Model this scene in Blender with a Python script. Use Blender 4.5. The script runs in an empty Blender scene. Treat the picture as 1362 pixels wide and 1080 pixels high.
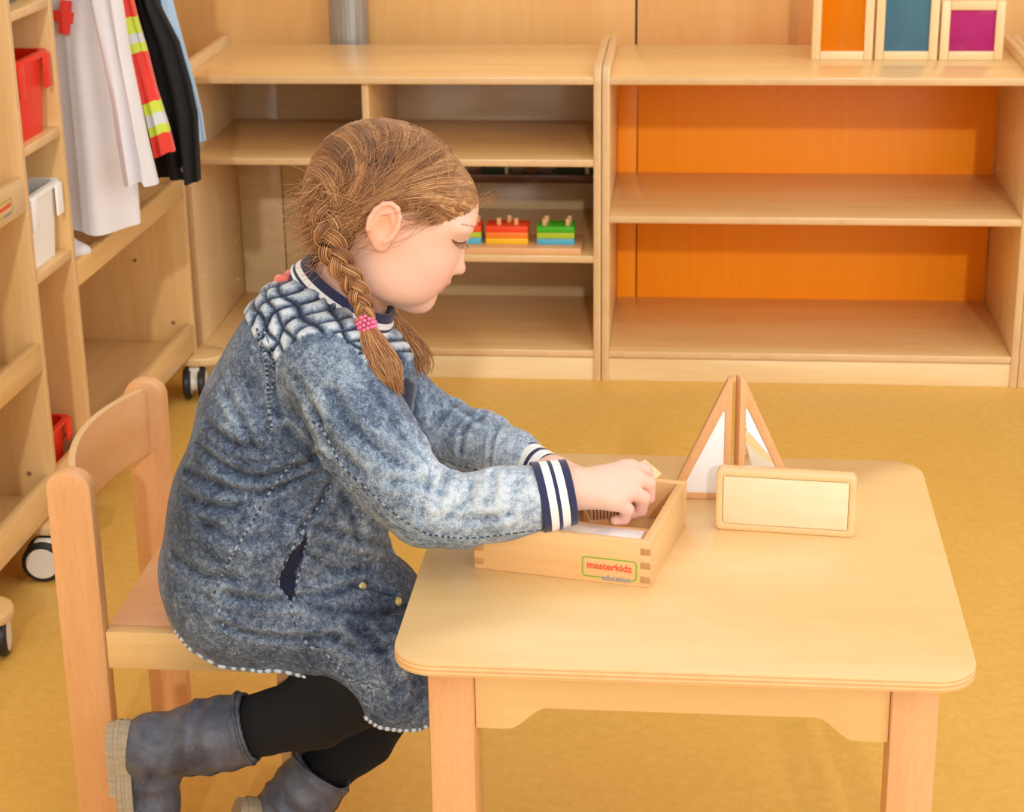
import bpy, bmesh, math, random
import numpy as np
from mathutils import Vector, Matrix
from mathutils.bvhtree import BVHTree
random.seed(4); RNG = np.random.default_rng(7)
S = bpy.context.scene; COL = S.collection
PI = math.pi

# ------------------------------------------------------------------ camera, light, exposure
CAM_F = 2550.24
RIGHT = np.array([0.99529, 0.09577, -0.01394]); FWD = np.array([-0.09011, 0.93622, -0.33967])
_yaw, _pitch, _roll = 0.09597, 0.34657, -0.01483
_cy, _sy = math.cos(_yaw), math.sin(_yaw)
FWD = np.array([-_sy*math.cos(_pitch), _cy*math.cos(_pitch), -math.sin(_pitch)])
_r = np.array([_cy, _sy, 0.0]); _u = np.cross(_r, FWD)
RIGHT = math.cos(_roll)*_r + math.sin(_roll)*_u; UP = -math.sin(_roll)*_r + math.cos(_roll)*_u
C0 = np.array([0, 0, 1.4])
cam = bpy.data.cameras.new('camera'); cam.sensor_fit = 'HORIZONTAL'; cam.sensor_width = 36.0
cam.lens = CAM_F*36.0/1362.0; cam.clip_end = 60
camo = bpy.data.objects.new('camera', cam); COL.objects.link(camo)
camo.matrix_world = Matrix(((RIGHT[0], UP[0], -FWD[0], C0[0]), (RIGHT[1], UP[1], -FWD[1], C0[1]), (RIGHT[2], UP[2], -FWD[2], C0[2]), (0, 0, 0, 1)))
S.camera = camo
cam.dof.use_dof = True; cam.dof.focus_distance = 2.05; cam.dof.aperture_fstop = 16.0

w = bpy.data.worlds.new('room_light'); S.world = w; w.use_nodes = True
bg = w.node_tree.nodes['Background']; bg.inputs[0].default_value = (1.0, 0.98, 0.96, 1); bg.inputs[1].default_value = 1.02
def lamp(name, kind, loc, aim, energy, color=(1, 1, 1), size=None, angle=None):
    l = bpy.data.lights.new(name, kind); l.energy = energy; l.color = color
    if size: l.shape = 'RECTANGLE'; l.size, l.size_y = size
    if angle is not None: l.angle = angle
    o = bpy.data.objects.new(name, l); COL.objects.link(o); o.location = loc
    o.rotation_euler = (Vector(aim)-Vector(loc)).to_track_quat('-Z', 'Y').to_euler()
    return o
lamp('sun', 'SUN', (1.6, -3.0, 2.6), (1.6-0.11, -3.0+1.0, 2.6-0.424), 0.62, (1, 0.97, 0.93), angle=math.radians(1.4))
lamp('window_light', 'AREA', (2.6, -0.6, 2.3), (-0.2, 2.4, 0.5), 32, (1, 0.99, 0.98), size=(2.2, 1.6))
V = S.view_settings; V.view_transform = 'Standard'; V.look = 'None'; V.gamma = 1; V.use_curve_mapping = False; V.exposure = 0.17
try: S.cycles.use_denoising = True
except Exception: pass

# ------------------------------------------------------------------ pixel -> world (1362 x 1080 frame)
def ray(x, y):
    return FWD + RIGHT*(x-681)/CAM_F - UP*(y-540)/CAM_F
def J(x, y, Y):
    v = ray(x, y); return C0 + v*(Y/v[1])
def atz(x, y, z):
    v = ray(x, y); return C0 + v*((z-1.4)/v[2])

# ------------------------------------------------------------------ materials
def lin(r, g, b):
    return tuple(((c/255)/12.92 if c/255 <= 0.04045 else ((c/255+0.055)/1.055)**2.4) for c in (r, g, b)) + (1,)
class NT:
    def __init__(s, name):
        s.m = bpy.data.materials.new(name); s.m.use_nodes = True; s.t = s.m.node_tree; s.b = s.t.nodes['Principled BSDF']
    def n(s, kind, **kw):
        nd = s.t.nodes.new(kind)
        for k, v in kw.items():
            if k in nd.inputs: nd.inputs[k].default_value = v
            else: setattr(nd, k, v)
        return nd
    def l(s, a, b): s.t.links.new(a, b)
    def ramp(s, fac, stops, interp='LINEAR'):
        r = s.n('ShaderNodeValToRGB'); r.color_ramp.interpolation = interp
        while len(r.color_ramp.elements) < len(stops): r.color_ramp.elements.new(0.5)
        for e, (p, c) in zip(r.color_ramp.elements, stops): e.position = p; e.color = c
        s.l(fac, r.inputs[0]); return r.outputs[0]
    def coords(s, scale, rand=True):
        tc = s.n('ShaderNodeTexCoord'); mp = s.n('ShaderNodeMapping'); mp.inputs['Scale'].default_value = scale
        if rand:
            oi = s.n('ShaderNodeObjectInfo'); mu = s.n('ShaderNodeMath', operation='MULTIPLY'); mu.inputs[1].default_value = 37.0
            s.l(oi.outputs['Random'], mu.inputs[0])
            ad = s.n('ShaderNodeVectorMath', operation='ADD'); s.l(tc.outputs['Object'], ad.inputs[0]); s.l(mu.outputs[0], ad.inputs[1])
            s.l(ad.outputs[0], mp.inputs['Vector'])
        else: s.l(tc.outputs['Object'], mp.inputs['Vector'])
        return mp.outputs[0]
    def noise(s, vec, scale, detail=4, rough=0.55, dist=0.0):
        nz = s.n('ShaderNodeTexNoise'); nz.inputs['Scale'].default_value = scale; nz.inputs['Detail'].default_value = detail
        nz.inputs['Roughness'].default_value = rough; nz.inputs['Distortion'].default_value = dist
        s.l(vec, nz.inputs['Vector']); return nz.outputs[0]
    def mix(s, fac, a, b, blend='MIX'):
        m = s.n('ShaderNodeMix', data_type='RGBA', blend_type=blend)
        for sock, v in ((m.inputs[0], fac), (m.inputs[6], a), (m.inputs[7], b)):
            if hasattr(v, 'is_linked') or isinstance(v, bpy.types.NodeSocket): s.l(v, sock)
            else: sock.default_value = v
        return m.outputs[2]
    def bump(s, h, strength, dist=0.001):
        b = s.n('ShaderNodeBump'); b.inputs['Strength'].default_value = strength; b.inputs['Distance'].default_value = dist
        s.l(h, b.inputs['Height']); s.l(b.outputs[0], s.b.inputs['Normal'])
    def attr(s, name):
        a = s.n('ShaderNodeAttribute'); a.attribute_name = name; return a
MATS = {}
def plain(name, rgb, rough=0.5, metal=0.0, spec=0.5, coat=0.0, var=0.06):
    if name in MATS: return MATS[name]
    t = NT(name); c = lin(*rgb)
    nz = t.noise(t.coords((1, 1, 1)), 14.0, 3)
    col = t.ramp(nz, [(0.3, tuple(x*(1-var) for x in c[:3])+(1,)), (0.7, tuple(min(1, x*(1+var)) for x in c[:3])+(1,))])
    t.l(col, t.b.inputs['Base Color']); t.b.inputs['Roughness'].default_value = rough; t.b.inputs['Metallic'].default_value = metal
    t.b.inputs['Specular IOR Level'].default_value = spec; t.b.inputs['Coat Weight'].default_value = coat; t.b.inputs['Coat Roughness'].default_value = 0.15
    MATS[name] = t.m; return t.m
def wood(name, c1, c2, axis=0, rough=0.32, fleck=0.0, coat=0.25, stretch=14.0, sc=1.6):
    if name in MATS: return MATS[name]
    t = NT(name); s = [stretch]*3; s[axis] = 1.0
    v = t.coords(s)
    n1 = t.noise(v, sc, 6, 0.6, 0.6); n2 = t.noise(v, sc*6, 3, 0.6)
    col = t.ramp(n1, [(0.32, lin(*c1)), (0.68, lin(*c2))])
    f = t.ramp(n2, [(0.35, (0.90, 0.88, 0.85, 1)), (0.65, (1, 1, 1, 1))])
    col = t.mix(0.42, col, f, 'MULTIPLY')
    if fleck:
        s2 = [240.0]*3; s2[axis] = 60.0
        n3 = t.noise(t.coords(s2), 1.0, 1)
        col = t.mix(fleck, col, t.ramp(n3, [(0.36, (0.80, 0.66, 0.55, 1)), (0.46, (1, 1, 1, 1))]), 'MULTIPLY')
    t.l(col, t.b.inputs['Base Color']); t.b.inputs['Roughness'].default_value = rough
    t.b.inputs['Coat Weight'].default_value = coat; t.b.inputs['Coat Roughness'].default_value = 0.16
    t.bump(n2, 0.05, 0.0005); MATS[name] = t.m; return t.m
def ply_edge(axis, freq=260.0, name=None, c1=(206, 160, 108), c2=(240, 208, 158)):
    name = name or 'ply_edge_%s' % 'xyz'[axis]
    if name in MATS: return MATS[name]
    t = NT(name); tc = t.n('ShaderNodeTexCoord'); sx = t.n('ShaderNodeSeparateXYZ'); t.l(tc.outputs['Object'], sx.inputs[0])
    m = t.n('ShaderNodeMath', operation='MULTIPLY'); m.inputs[1].default_value = freq*2*PI; t.l(sx.outputs[axis], m.inputs[0])
    sn = t.n('ShaderNodeMath', operation='SINE'); t.l(m.outputs[0], sn.inputs[0])
    ma = t.n('ShaderNodeMath', operation='MULTIPLY_ADD'); ma.inputs[1].default_value = 0.5; ma.inputs[2].default_value = 0.5; t.l(sn.outputs[0], ma.inputs[0])
    col = t.ramp(ma.outputs[0], [(0.25, lin(*c1)), (0.6, lin(*c2))])
    col = t.mix(0.5, col, t.ramp(t.noise(t.coords((1, 1, 1)), 30, 3), [(0.35, (0.86, 0.82, 0.78, 1)), (0.6, (1, 1, 1, 1))]), 'MULTIPLY')
    t.l(col, t.b.inputs['Base Color']); t.b.inputs['Roughness'].default_value = 0.5; MATS[name] = t.m; return t.m
BIRCH = ((228, 182, 116), (238, 200, 138))
def birch(axis): return wood('birch_ply_%s' % 'xyz'[axis], *BIRCH, axis=axis)
PALE = ((236, 204, 148), (246, 220, 170))
def pale(axis): return wood('pale_birch_%s' % 'xyz'[axis], *PALE, axis=axis, coat=0.15)
BEECH = ((225, 166, 110), (234, 182, 128))
def beech(axis): return wood('beech_%s' % 'xyz'[axis], *BEECH, axis=axis, fleck=0.18, coat=0.2, rough=0.4)

# ------------------------------------------------------------------ mesh helpers
def link(name, me, mat=None, parent=None, smooth=None):
    o = bpy.data.objects.new(name, me); COL.objects.link(o)
    if mat is not None:
        for m in (mat if isinstance(mat, (list, tuple)) else [mat]): me.materials.append(m)
    if parent is not None: o.parent = parent
    if smooth is not None:
        if smooth is True: me.shade_smooth()
        else:
            me.shade_smooth(); me.set_sharp_from_angle(angle=math.radians(smooth))
    return o
def thing(name, label, cat, loc=(0, 0, 0), rz=0.0, group=None):
    o = bpy.data.objects.new(name, None); COL.objects.link(o); o.empty_display_size = 0.05
    o.location = loc; o.rotation_euler = (0, 0, rz); o['label'] = label; o['category'] = cat
    if group: o['group'] = group
    return o
def tag(o, label, cat, group=None):
    o['label'] = label; o['category'] = cat
    if group: o['group'] = group
    return o
def struct(o): o['kind'] = 'structure'; return o
def bm_done(bm):
    me = bpy.data.meshes.new('m'); bmesh.ops.recalc_face_normals(bm, faces=bm.faces); bm.to_mesh(me); bm.free(); return me
def bevel(bm, w, seg=2, angle=30):
    es = [e for e in bm.edges if len(e.link_faces) == 2 and e.calc_face_angle(0) > math.radians(angle)]
    if es and w > 0: bmesh.ops.bevel(bm, geom=es, offset=w, segments=seg, profile=0.5, affect='EDGES', clamp_overlap=True)
def box(name, size, loc, mat, parent=None, bev=0.0015, rot=None, edge=None, sharp=35):
    """box centred at loc; edge=(material) put on the four thin sides."""
    bm = bmesh.new(); bmesh.ops.create_cube(bm, size=1.0)
    for v in bm.verts: v.co = Vector((v.co.x*size[0], v.co.y*size[1], v.co.z*size[2]))
    if edge is not None:
        ax = int(np.argmin(size))
        for f in bm.faces: f.material_index = 0 if abs(f.normal[ax]) > 0.5 else 1
    bevel(bm, bev)
    o = link(name, bm_done(bm), [mat, edge] if edge is not None else mat, parent, sharp)
    o.location = loc
    if rot: o.rotation_euler = rot
    return o
def panel(name, size, loc, parent, axis=None, pl=birch, bev=0.0015):
    ax = int(np.argmin(size))
    if axis is None: axis = int(np.argmax(size))
    return box(name, size, loc, pl(axis), parent, bev, edge=ply_edge(ax))
def prism(name, poly, thick, mat, parent=None, plane='xz', loc=(0, 0, 0), bev=0.001, edge=None, rot=None, holes=()):
    """extrude a 2D outline; plane xz -> extruded along +y, yz -> along x, xy -> along z (all centred)."""
    bm = bmesh.new()
    def P(a, b, c):
        return {'xz': (a, c, b), 'yz': (c, a, b), 'xy': (a, b, c)}[plane]
    h = thick/2
    v0 = [bm.verts.new(P(a, b, -h)) for a, b in poly]; v1 = [bm.verts.new(P(a, b, h)) for a, b in poly]
    n = len(poly)
    f0 = bm.faces.new(v0); f1 = bm.faces.new(v1[::-1])
    sides = [bm.faces.new((v0[i], v1[i], v1[(i+1) % n], v0[(i+1) % n])) for i in range(n)]
    if edge is not None:
        for f in sides: f.material_index = 1
    bmesh.ops.recalc_face_normals(bm, faces=bm.faces)
    if bev: bevel(bm, bev, 2, 50)
    bmesh.ops.triangulate(bm, faces=[f for f in bm.faces if len(f.verts) > 4])
    o = link(name, bm_done(bm), [mat, edge] if edge is not None else mat, parent, 35); o.location = loc
    if rot: o.rotation_euler = rot
    return o
def frame_prism(name, outer, inner, thick, mat, parent, plane='xz', loc=(0, 0, 0), bev=0.0008):
    """ring between two outlines of the same vertex count, extruded."""
    bm = bmesh.new()
    def P(a, b, c): return {'xz': (a, c, b), 'yz': (c, a, b), 'xy': (a, b, c)}[plane]
    h = thick/2; n = len(outer); R = []
    for pts, c in ((outer, -h), (inner, -h), (inner, h), (outer, h)): R.append([bm.verts.new(P(a, b, c)) for a, b in pts])
    for k in range(4):
        A, B = R[k], R[(k+1) % 4]
        for i in range(n): bm.faces.new((A[i], A[(i+1) % n], B[(i+1) % n], B[i]))
    bmesh.ops.recalc_face_normals(bm, faces=bm.faces); bevel(bm, bev, 2, 50)
    o = link(name, bm_done(bm), mat, parent, 35); o.location = loc; return o
def rrect(w, h, r, n=5, cx=0, cy=0):
    pts = []
    for (sx, sy, a0) in ((1, 1, 0), (-1, 1, 90), (-1, -1, 180), (1, -1, 270)):
        for i in range(n+1):
            a = math.radians(a0+90*i/n); pts.append((cx+sx*(w/2-r)+r*math.cos(a), cy+sy*(h/2-r)+r*math.sin(a)))
    return pts
def lathe(name, prof, mat, parent=None, loc=(0, 0, 0), rot=None, n=28, sharp=35):
    bm = bmesh.new(); rings = []
    for r, z in prof:
        rings.append([bm.verts.new((r*math.cos(2*PI*i/n), r*math.sin(2*PI*i/n), z)) for i in range(n)] if r > 1e-6 else [bm.verts.new((0, 0, z))])
    for A, B in zip(rings, rings[1:]):
        for i in range(n):
            j = (i+1) % n
            if len(A) == 1 and len(B) == 1: continue
            if len(A) == 1: bm.faces.new((A[0], B[i], B[j]))
            elif len(B) == 1: bm.faces.new((A[i], A[j], B[0]))
            else: bm.faces.new((A[i], A[j], B[j], B[i]))
    o = link(name, bm_done(bm), mat, parent, sharp); o.location = loc
    if rot: o.rotation_euler = rot
    return o
def np_mesh(verts, faces, attrs=None):
    me = bpy.data.meshes.new('m'); verts = np.asarray(verts, np.float32); faces = np.asarray(faces, np.int32)
    me.vertices.add(len(verts)); me.vertices.foreach_set('co', verts.ravel())
    k = faces.shape[1]; me.loops.add(faces.size); me.loops.foreach_set('vertex_index', faces.ravel())
    me.polygons.add(len(faces)); me.polygons.foreach_set('loop_start', np.arange(0, faces.size, k, dtype=np.int32))
    me.update(calc_edges=True)
    for nm, a in (attrs or {}).items():
        a = np.asarray(a, np.float32)
        if a.ndim == 1: at = me.attributes.new(nm, 'FLOAT', 'POINT'); at.data.foreach_set('value', a)
        else:
            at = me.attributes.new(nm, 'FLOAT_COLOR', 'POINT'); at.data.foreach_set('color', np.c_[a[:, :3], np.ones(len(a))].astype(np.float32).ravel())
    me.validate(); return me
def tubes(paths, radii, n=3, closed_ends=True):
    """many tubes: list of (m,3) arrays and list of (m,) radii -> verts, faces (quads), point->path index, t"""
    Vs, Fs, idx, T = [], [], [], []; off = 0
    ang = np.arange(n)*2*PI/n
    for pi, (p, r) in enumerate(zip(paths, radii)):
        p = np.asarray(p, float); m = len(p); d = np.gradient(p, axis=0); d /= np.linalg.norm(d, axis=1)[:, None]+1e-12
        ref = np.array([0.31, 0.55, 0.77]); a = np.cross(d, ref); a /= np.linalg.norm(a, axis=1)[:, None]+1e-12; b = np.cross(d, a)
        r = np.broadcast_to(np.asarray(r, float), (m,))
        ring = p[:, None, :] + r[:, None, None]*(np.cos(ang)[None, :, None]*a[:, None, :] + np.sin(ang)[None, :, None]*b[:, None, :])
        Vs.append(ring.reshape(-1, 3))
        i = np.arange(m-1)[:, None]*n; j = np.arange(n)[None, :]; j2 = (j+1) % n
        F = np.stack([i+j, i+j2, i+n+j2, i+n+j], -1).reshape(-1, 4) + off
        Fs.append(F); idx.append(np.full(m*n, pi)); T.append(np.repeat(np.linspace(0, 1, m), n)); off += m*n
    return np.concatenate(Vs), np.concatenate(Fs), np.concatenate(idx), np.concatenate(T)
def spline(pts, n):
    """Catmull-Rom through pts, n samples."""
    p = np.asarray(pts, float); P = np.vstack([2*p[0]-p[1], p, 2*p[-1]-p[-2]]); m = len(p)-1
    t = np.linspace(0, m, n); i = np.minimum(t.astype(int), m-1); u = (t-i)[:, None]
    a, b, c, d = P[i], P[i+1], P[i+2], P[i+3]
    return 0.5*((2*b)+(-a+c)*u+(2*a-5*b+4*c-d)*u**2+(-a+3*b-3*c+d)*u**3)
def tube_obj(name, pts, r, mat, parent=None, n=8, ns=None, smooth=True):
    p = spline(pts, ns) if ns else np.asarray(pts, float)
    v, f, _, _ = tubes([p], [r], n); m = len(p)
    # cap ends
    me = np_mesh(v, f); bm = bmesh.new(); bm.from_mesh(me); bmesh.ops.holes_fill(bm, edges=[e for e in bm.edges if e.is_boundary]); bm.to_mesh(me); bm.free()
    return link(name, me, mat, parent, 50 if smooth else None)

# ------------------------------------------------------------------ signed-distance modelling (smooth bodies and cloth)
class Sdf:
    def __init__(s): s.p = []
    def cone(s, a, b, ra, rb, k=0.01, sq=None): s.p.append(('c', np.asarray(a, float), np.asarray(b, float), ra, rb, k, 1)); return s
    def chain(s, pts, k=0.01):
        for (a, ra), (b, rb) in zip(pts, pts[1:]): s.cone(a, b, ra, rb, k)
        return s
    def ell(s, c, r, R=None, k=0.01, op=1): s.p.append(('e', np.asarray(c, float), np.asarray(r, float), np.eye(3) if R is None else np.asarray(R, float), None, k, op)); return s
    def cut(s, a, b, ra, rb, k=0.004): s.p.append(('c', np.asarray(a, float), np.asarray(b, float), ra, rb, k, -1)); return s
    def plane(s, c, n, k=0.004): s.p.append(('h', np.asarray(c, float), np.asarray(n, float)/np.linalg.norm(n), None, None, k, -1)); return s   # removes the side n points to
    @staticmethod
    def d1(q, P):
        if q[0] == 'c':
            a, b, ra, rb = q[1:5]; ba = b-a; pa = P-a; L = ba@ba
            t = np.clip(pa@ba/max(L, 1e-12), 0, 1); return np.linalg.norm(pa-t[:, None]*ba, axis=1)-(ra+(rb-ra)*t)
        if q[0] == 'e':
            l = (P-q[1])@q[3].T; r = q[2]; k0 = np.linalg.norm(l/r, axis=1); k1 = np.linalg.norm(l/(r*r), axis=1)+1e-9
            return k0*(k0-1)/k1
        return -((P-q[1])@q[2])
    def ev(s, P, sel=None):
        d = np.full(len(P), 1.0)
        for q in (s.p if sel is None else [s.p[i] for i in sel]):
            e = s.d1(q, P); k = q[5]
            if q[6] == 1:
                h = np.maximum(k-np.abs(d-e), 0)/k; d = np.minimum(d, e)-h*h*k*0.25
            else:
                e = -e; h = np.maximum(k-np.abs(d-e), 0)/k; d = np.maximum(d, e)+h*h*k*0.25
        return d
    def bounds(s):
        lo, hi = [], []
        for q in s.p:
            if q[6] != 1: continue
            if q[0] == 'c':
                lo += [q[1]-q[3], q[2]-q[4]]; hi += [q[1]+q[3], q[2]+q[4]]
            else: r = q[2].max(); lo.append(q[1]-r); hi.append(q[1]+r)
        return np.min(lo, 0), np.max(hi, 0)
    def mesh(s, h, B=14):
        lo, hi = s.bounds(); lo = lo-3*h; nb = np.ceil((hi+3*h-lo)/h/B).astype(int); dims = nb*B
        V = np.ones(dims, np.float32); R = h*B*0.5*math.sqrt(3)
        bi = np.stack(np.meshgrid(*[np.arange(k) for k in nb], indexing='ij'), -1).reshape(-1, 3)
        cen = lo+(bi*B+(B-1)/2)*h
        D = np.stack([s.d1(q, cen) for q in s.p]); kk = np.array([q[5] for q in s.p]); op = np.array([q[6] for q in s.p])
        tot = s.ev(cen)
        loc = np.stack(np.meshgrid(*[np.arange(B)]*3, indexing='ij'), -1).reshape(-1, 3)*h
        for i in range(len(bi)):
            x, y, z = bi[i]*B
            if abs(tot[i]) > R*1.35+0.004:
                V[x:x+B, y:y+B, z:z+B] = np.sign(tot[i]); continue
            di = D[:, i]; dm = di[op == 1].min()
            sel = [j for j in range(len(s.p)) if (op[j] == 1 and di[j] < max(dm, 0)+2.4*R+kk[j]) or (op[j] == -1 and di[j] < 1.4*R+kk[j])]
            V[x:x+B, y:y+B, z:z+B] = s.ev(lo+bi[i]*B*h+loc, sel).reshape(B, B, B)
        return surface_nets(V, lo, h)
def surface_nets(V, lo, h):
    neg = V < 0
    c = np.zeros(tuple(np.array(V.shape)-1), np.int8)
    for dx in (0, 1):
        for dy in (0, 1):
            for dz in (0, 1): c += neg[dx:V.shape[0]-1+dx, dy:V.shape[1]-1+dy, dz:V.shape[2]-1+dz]
    act = (c > 0) & (c < 8); ids = np.argwhere(act); vid = np.full(c.shape, -1, np.int32); vid[act] = np.arange(len(ids))
    acc = np.zeros((len(ids), 3)); cnt = np.zeros(len(ids))
    cor = [(a, b, d) for a in (0, 1) for b in (0, 1) for d in (0, 1)]
    val = {q: V[ids[:, 0]+q[0], ids[:, 1]+q[1], ids[:, 2]+q[2]] for q in cor}
    for q in cor:
        for ax in range(3):
            if q[ax]: continue
            q2 = list(q); q2[ax] = 1; a, b = val[q], val[tuple(q2)]; m = (a < 0) != (b < 0)
            t = np.where(m, a/(a-b+1e-12), 0); p = np.tile(np.array(q, float), (len(ids), 1)); p[:, ax] = t
            acc[m] += p[m]; cnt[m] += 1
    verts = lo+(ids+acc/cnt[:, None])*h
    F = []
    for ax in range(3):
        sl0 = [slice(None)]*3; sl1 = [slice(None)]*3; sl0[ax] = slice(0, -1); sl1[ax] = slice(1, None)
        a, b = neg[tuple(sl0)], neg[tuple(sl1)]; e = np.argwhere(a != b); o1, o2 = [(1, 2), (2, 0), (0, 1)][ax]
        e = e[(e[:, o1] > 0) & (e[:, o2] > 0)]; flip = ~a[tuple(e.T)]
        def g(d1, d2):
            k = e.copy(); k[:, o1] -= d1; k[:, o2] -= d2; return vid[tuple(k.T)]
        q = np.stack([g(1, 1), g(0, 1), g(0, 0), g(1, 0)], -1); q[flip] = q[flip][:, ::-1]; F.append(q)
    return verts, np.concatenate(F)
def vert_normals(v, f):
    n = np.zeros_like(v); fn = np.cross(v[f[:, 2]]-v[f[:, 0]], v[f[:, 3]]-v[f[:, 1]])
    for k in range(4): np.add.at(n, f[:, k], fn)
    return n/(np.linalg.norm(n, axis=1)[:, None]+1e-12)
def smooth_mesh(v, f, it=2, lam=0.5):
    e = np.concatenate([f[:, [0, 1]], f[:, [1, 2]], f[:, [2, 3]], f[:, [3, 0]]])
    for _ in range(it):
        s = np.zeros_like(v); c = np.zeros(len(v)); np.add.at(s, e[:, 0], v[e[:, 1]]); np.add.at(c, e[:, 0], 1)
        np.add.at(s, e[:, 1], v[e[:, 0]]); np.add.at(c, e[:, 1], 1); v = v+lam*(s/c[:, None]-v)
    return v
# ------------------------------------------------------------------ the room
def lino():
    t = NT('ochre_linoleum'); v = t.coords((1, 1, 1), False)
    n1 = t.noise(v, 2.2, 5, 0.6, 1.0); n2 = t.noise(v, 60, 6, 0.65, 0.6); n3 = t.noise(t.coords((1, 2.8, 1), False), 34, 3, 0.55, 2.4)
    c = t.ramp(n2, [(0.30, lin(222, 172, 80)), (0.55, lin(230, 182, 90)), (0.75, lin(235, 191, 102))])
    c = t.mix(0.6, c, t.ramp(n1, [(0.3, (0.90, 0.88, 0.82, 1)), (0.7, (1, 1, 1, 1))]), 'MULTIPLY')
    c = t.mix(0.55, c, t.ramp(n3, [(0.25, (0.55, 0.42, 0.26, 1)), (0.29, (1, 1, 1, 1))]), 'MULTIPLY')
    t.l(c, t.b.inputs['Base Color']); t.b.inputs['Roughness'].default_value = 0.38; t.b.inputs['Specular IOR Level'].default_value = 0.35
    t.bump(n2, 0.02, 0.001); return t.m
bm = bmesh.new(); bmesh.ops.create_grid(bm, x_segments=1, y_segments=1, size=1)
for v in bm.verts: v.co = (v.co.x*3.6, v.co.y*3.4+1.25, 0)
fl = struct(link('floor', bm_done(bm), lino()))
WALL_Y = 4.60
WALLM = wood('wall_panel_veneer', (236, 180, 108), (244, 194, 126), axis=2, rough=0.38, coat=0.1, stretch=7, sc=1.3)
seam_x = J(846.5, 20, WALL_Y)[0]
wb = struct(box('wall_back', (7.0, 0.04, 2.6), (0, WALL_Y+0.035, 1.3), plain('wall_gap_grey', (120, 110, 96)), None, 0))
def wall_board(x0, x1, y, parent):
    return box('veneer_board', (x1-x0, 0.03, 2.6), ((x0+x1)/2, y, 0.0), WALLM, parent, 0.0015)
xs = [-3.5, seam_x-1.22, seam_x, seam_x+1.22, 3.5]
for a, b in zip(xs, xs[1:]): wall_board(a+0.0025, b-0.0025, -0.035, wb)
wl = struct(box('wall_left', (0.06, 6.8, 2.6), (-1.72, 1.2, 1.3), plain('left_wall_paint', (236, 222, 196), 0.7), None, 0))
# grey steel pipe between shelf and wall
P0 = J(464, 40, 4.53)
steel = NT('brushed_steel'); _n = steel.noise(steel.coords((60, 60, 1)), 3, 3)
steel.l(steel.ramp(_n, [(0.3, lin(150, 146, 138)), (0.7, lin(186, 182, 174))]), steel.b.inputs['Base Color'])
steel.b.inputs['Metallic'].default_value = 0.45; steel.b.inputs['Roughness'].default_value = 0.36; steel = steel.m
pipe = thing('steel_pipe', 'round grey steel pipe rising behind the low shelf unit at the back wall', 'pipe', (P0[0], 4.53, 0))
lathe('pipe_tube', [(0.046, 0.0), (0.046, 2.55)], steel, pipe)
lathe('floor_collar', [(0.046, 0.03), (0.062, 0.028), (0.064, 0.0)], steel, pipe)

# ------------------------------------------------------------------ low shelf units along the back wall
YF, DEP, TH = 4.033, 0.428, 0.0155
PEG = plain('peg_hole_liner', (238, 222, 190), 0.4)
def shelf_unit(x0, x1, label, boards, div=None, back=None, group=None):
    t = thing('low_shelf_unit', label, 'shelf unit', ((x0+x1)/2, YF+DEP/2, 0), 0, 'low shelf units along the back wall'); cx = (x0+x1)/2; hw = (x1-x0)/2
    H = 0.698; r = 0.035; D = DEP/2
    prof = [(-D, 0), (D, 0), (D, H)] + [(-D+r-r*math.sin(a), H-r+r*math.cos(a)) for a in np.linspace(0, PI/2, 7)]
    for sx in (-1, 1):
        o = prism('side_panel', prof, TH, pale(2), t, 'yz', (sx*(hw-TH/2), 0, 0), 0.0015, ply_edge(0))
        for k in range(6):
            for yy in (-D+0.06, D-0.07):
                lathe('peg_hole', [(0.0042, 0), (0.0042, 0.0006), (0.0026, 0.0006), (0.0026, 0.0002), (0, 0.0002)], PEG, o, (-sx*TH/2, yy, 0.12+k*0.095), (0, -sx*PI/2, 0), 10)
    for i, (nm, z, xa, xb) in enumerate(boards):
        a = -hw+TH if xa is None else xa-cx; b = hw-TH if xb is None else xb-cx
        pl = birch if nm != 'top_board' else pale
        panel(nm, (b-a-0.0006, DEP-0.004, TH), ((a+b)/2, 0, z+TH/2), t, 0, birch)
    box('plinth', (2*hw-2*TH-0.0006, 0.016, 0.052), (0, -D+0.012, 0.026), pale(0), t, 0.001)
    if div is not None:
        for z0, z1 in div[1]:
            panel('divider', (TH, DEP-0.02, z1-z0-0.0006), (div[0]-cx, 0.008, (z0+z1)/2), t, 2)
    if back:
        for (xa, xb, mat) in back:
            a = -hw+TH if xa is None else xa-cx; b = hw-TH if xb is None else xb-cx
            box('back_panel', (b-a-0.003, 0.005, 0.655-0.055), ((a+b)/2, D-0.0015, 0.355), mat, t, 0.0005)
    return t
XJ = -0.1883
ora = NT('orange_acrylic'); _n = ora.noise(ora.coords((30, 30, 1)), 2.5, 3)
ora.l(ora.ramp(_n, [(0.3, lin(255, 150, 20)), (0.7, lin(255, 160, 34))]), ora.b.inputs['Base Color']); ora.b.inputs['Roughness'].default_value = 0.3; ora.b.inputs['Specular IOR Level'].default_value = 0.35; ora = ora.m
BACKP = wood('back_panel_ply', (196, 170, 126), (212, 188, 146), axis=0, rough=0.22, coat=0.5, stretch=8, sc=2.0)
gx = J(846.5, 330, 4.458)[0]
right_unit = shelf_unit(XJ+0.0012, 0.7188, 'empty low birch shelf unit with bright orange back panel', [('bottom_board', 0.054, None, None), ('middle_board', 0.3608, None, None), ('top_board', 0.6603, None, None)],
    back=[(None, gx, ora), (gx, None, ora)])
dvx = J(484.5, 150, YF)[0]
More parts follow.
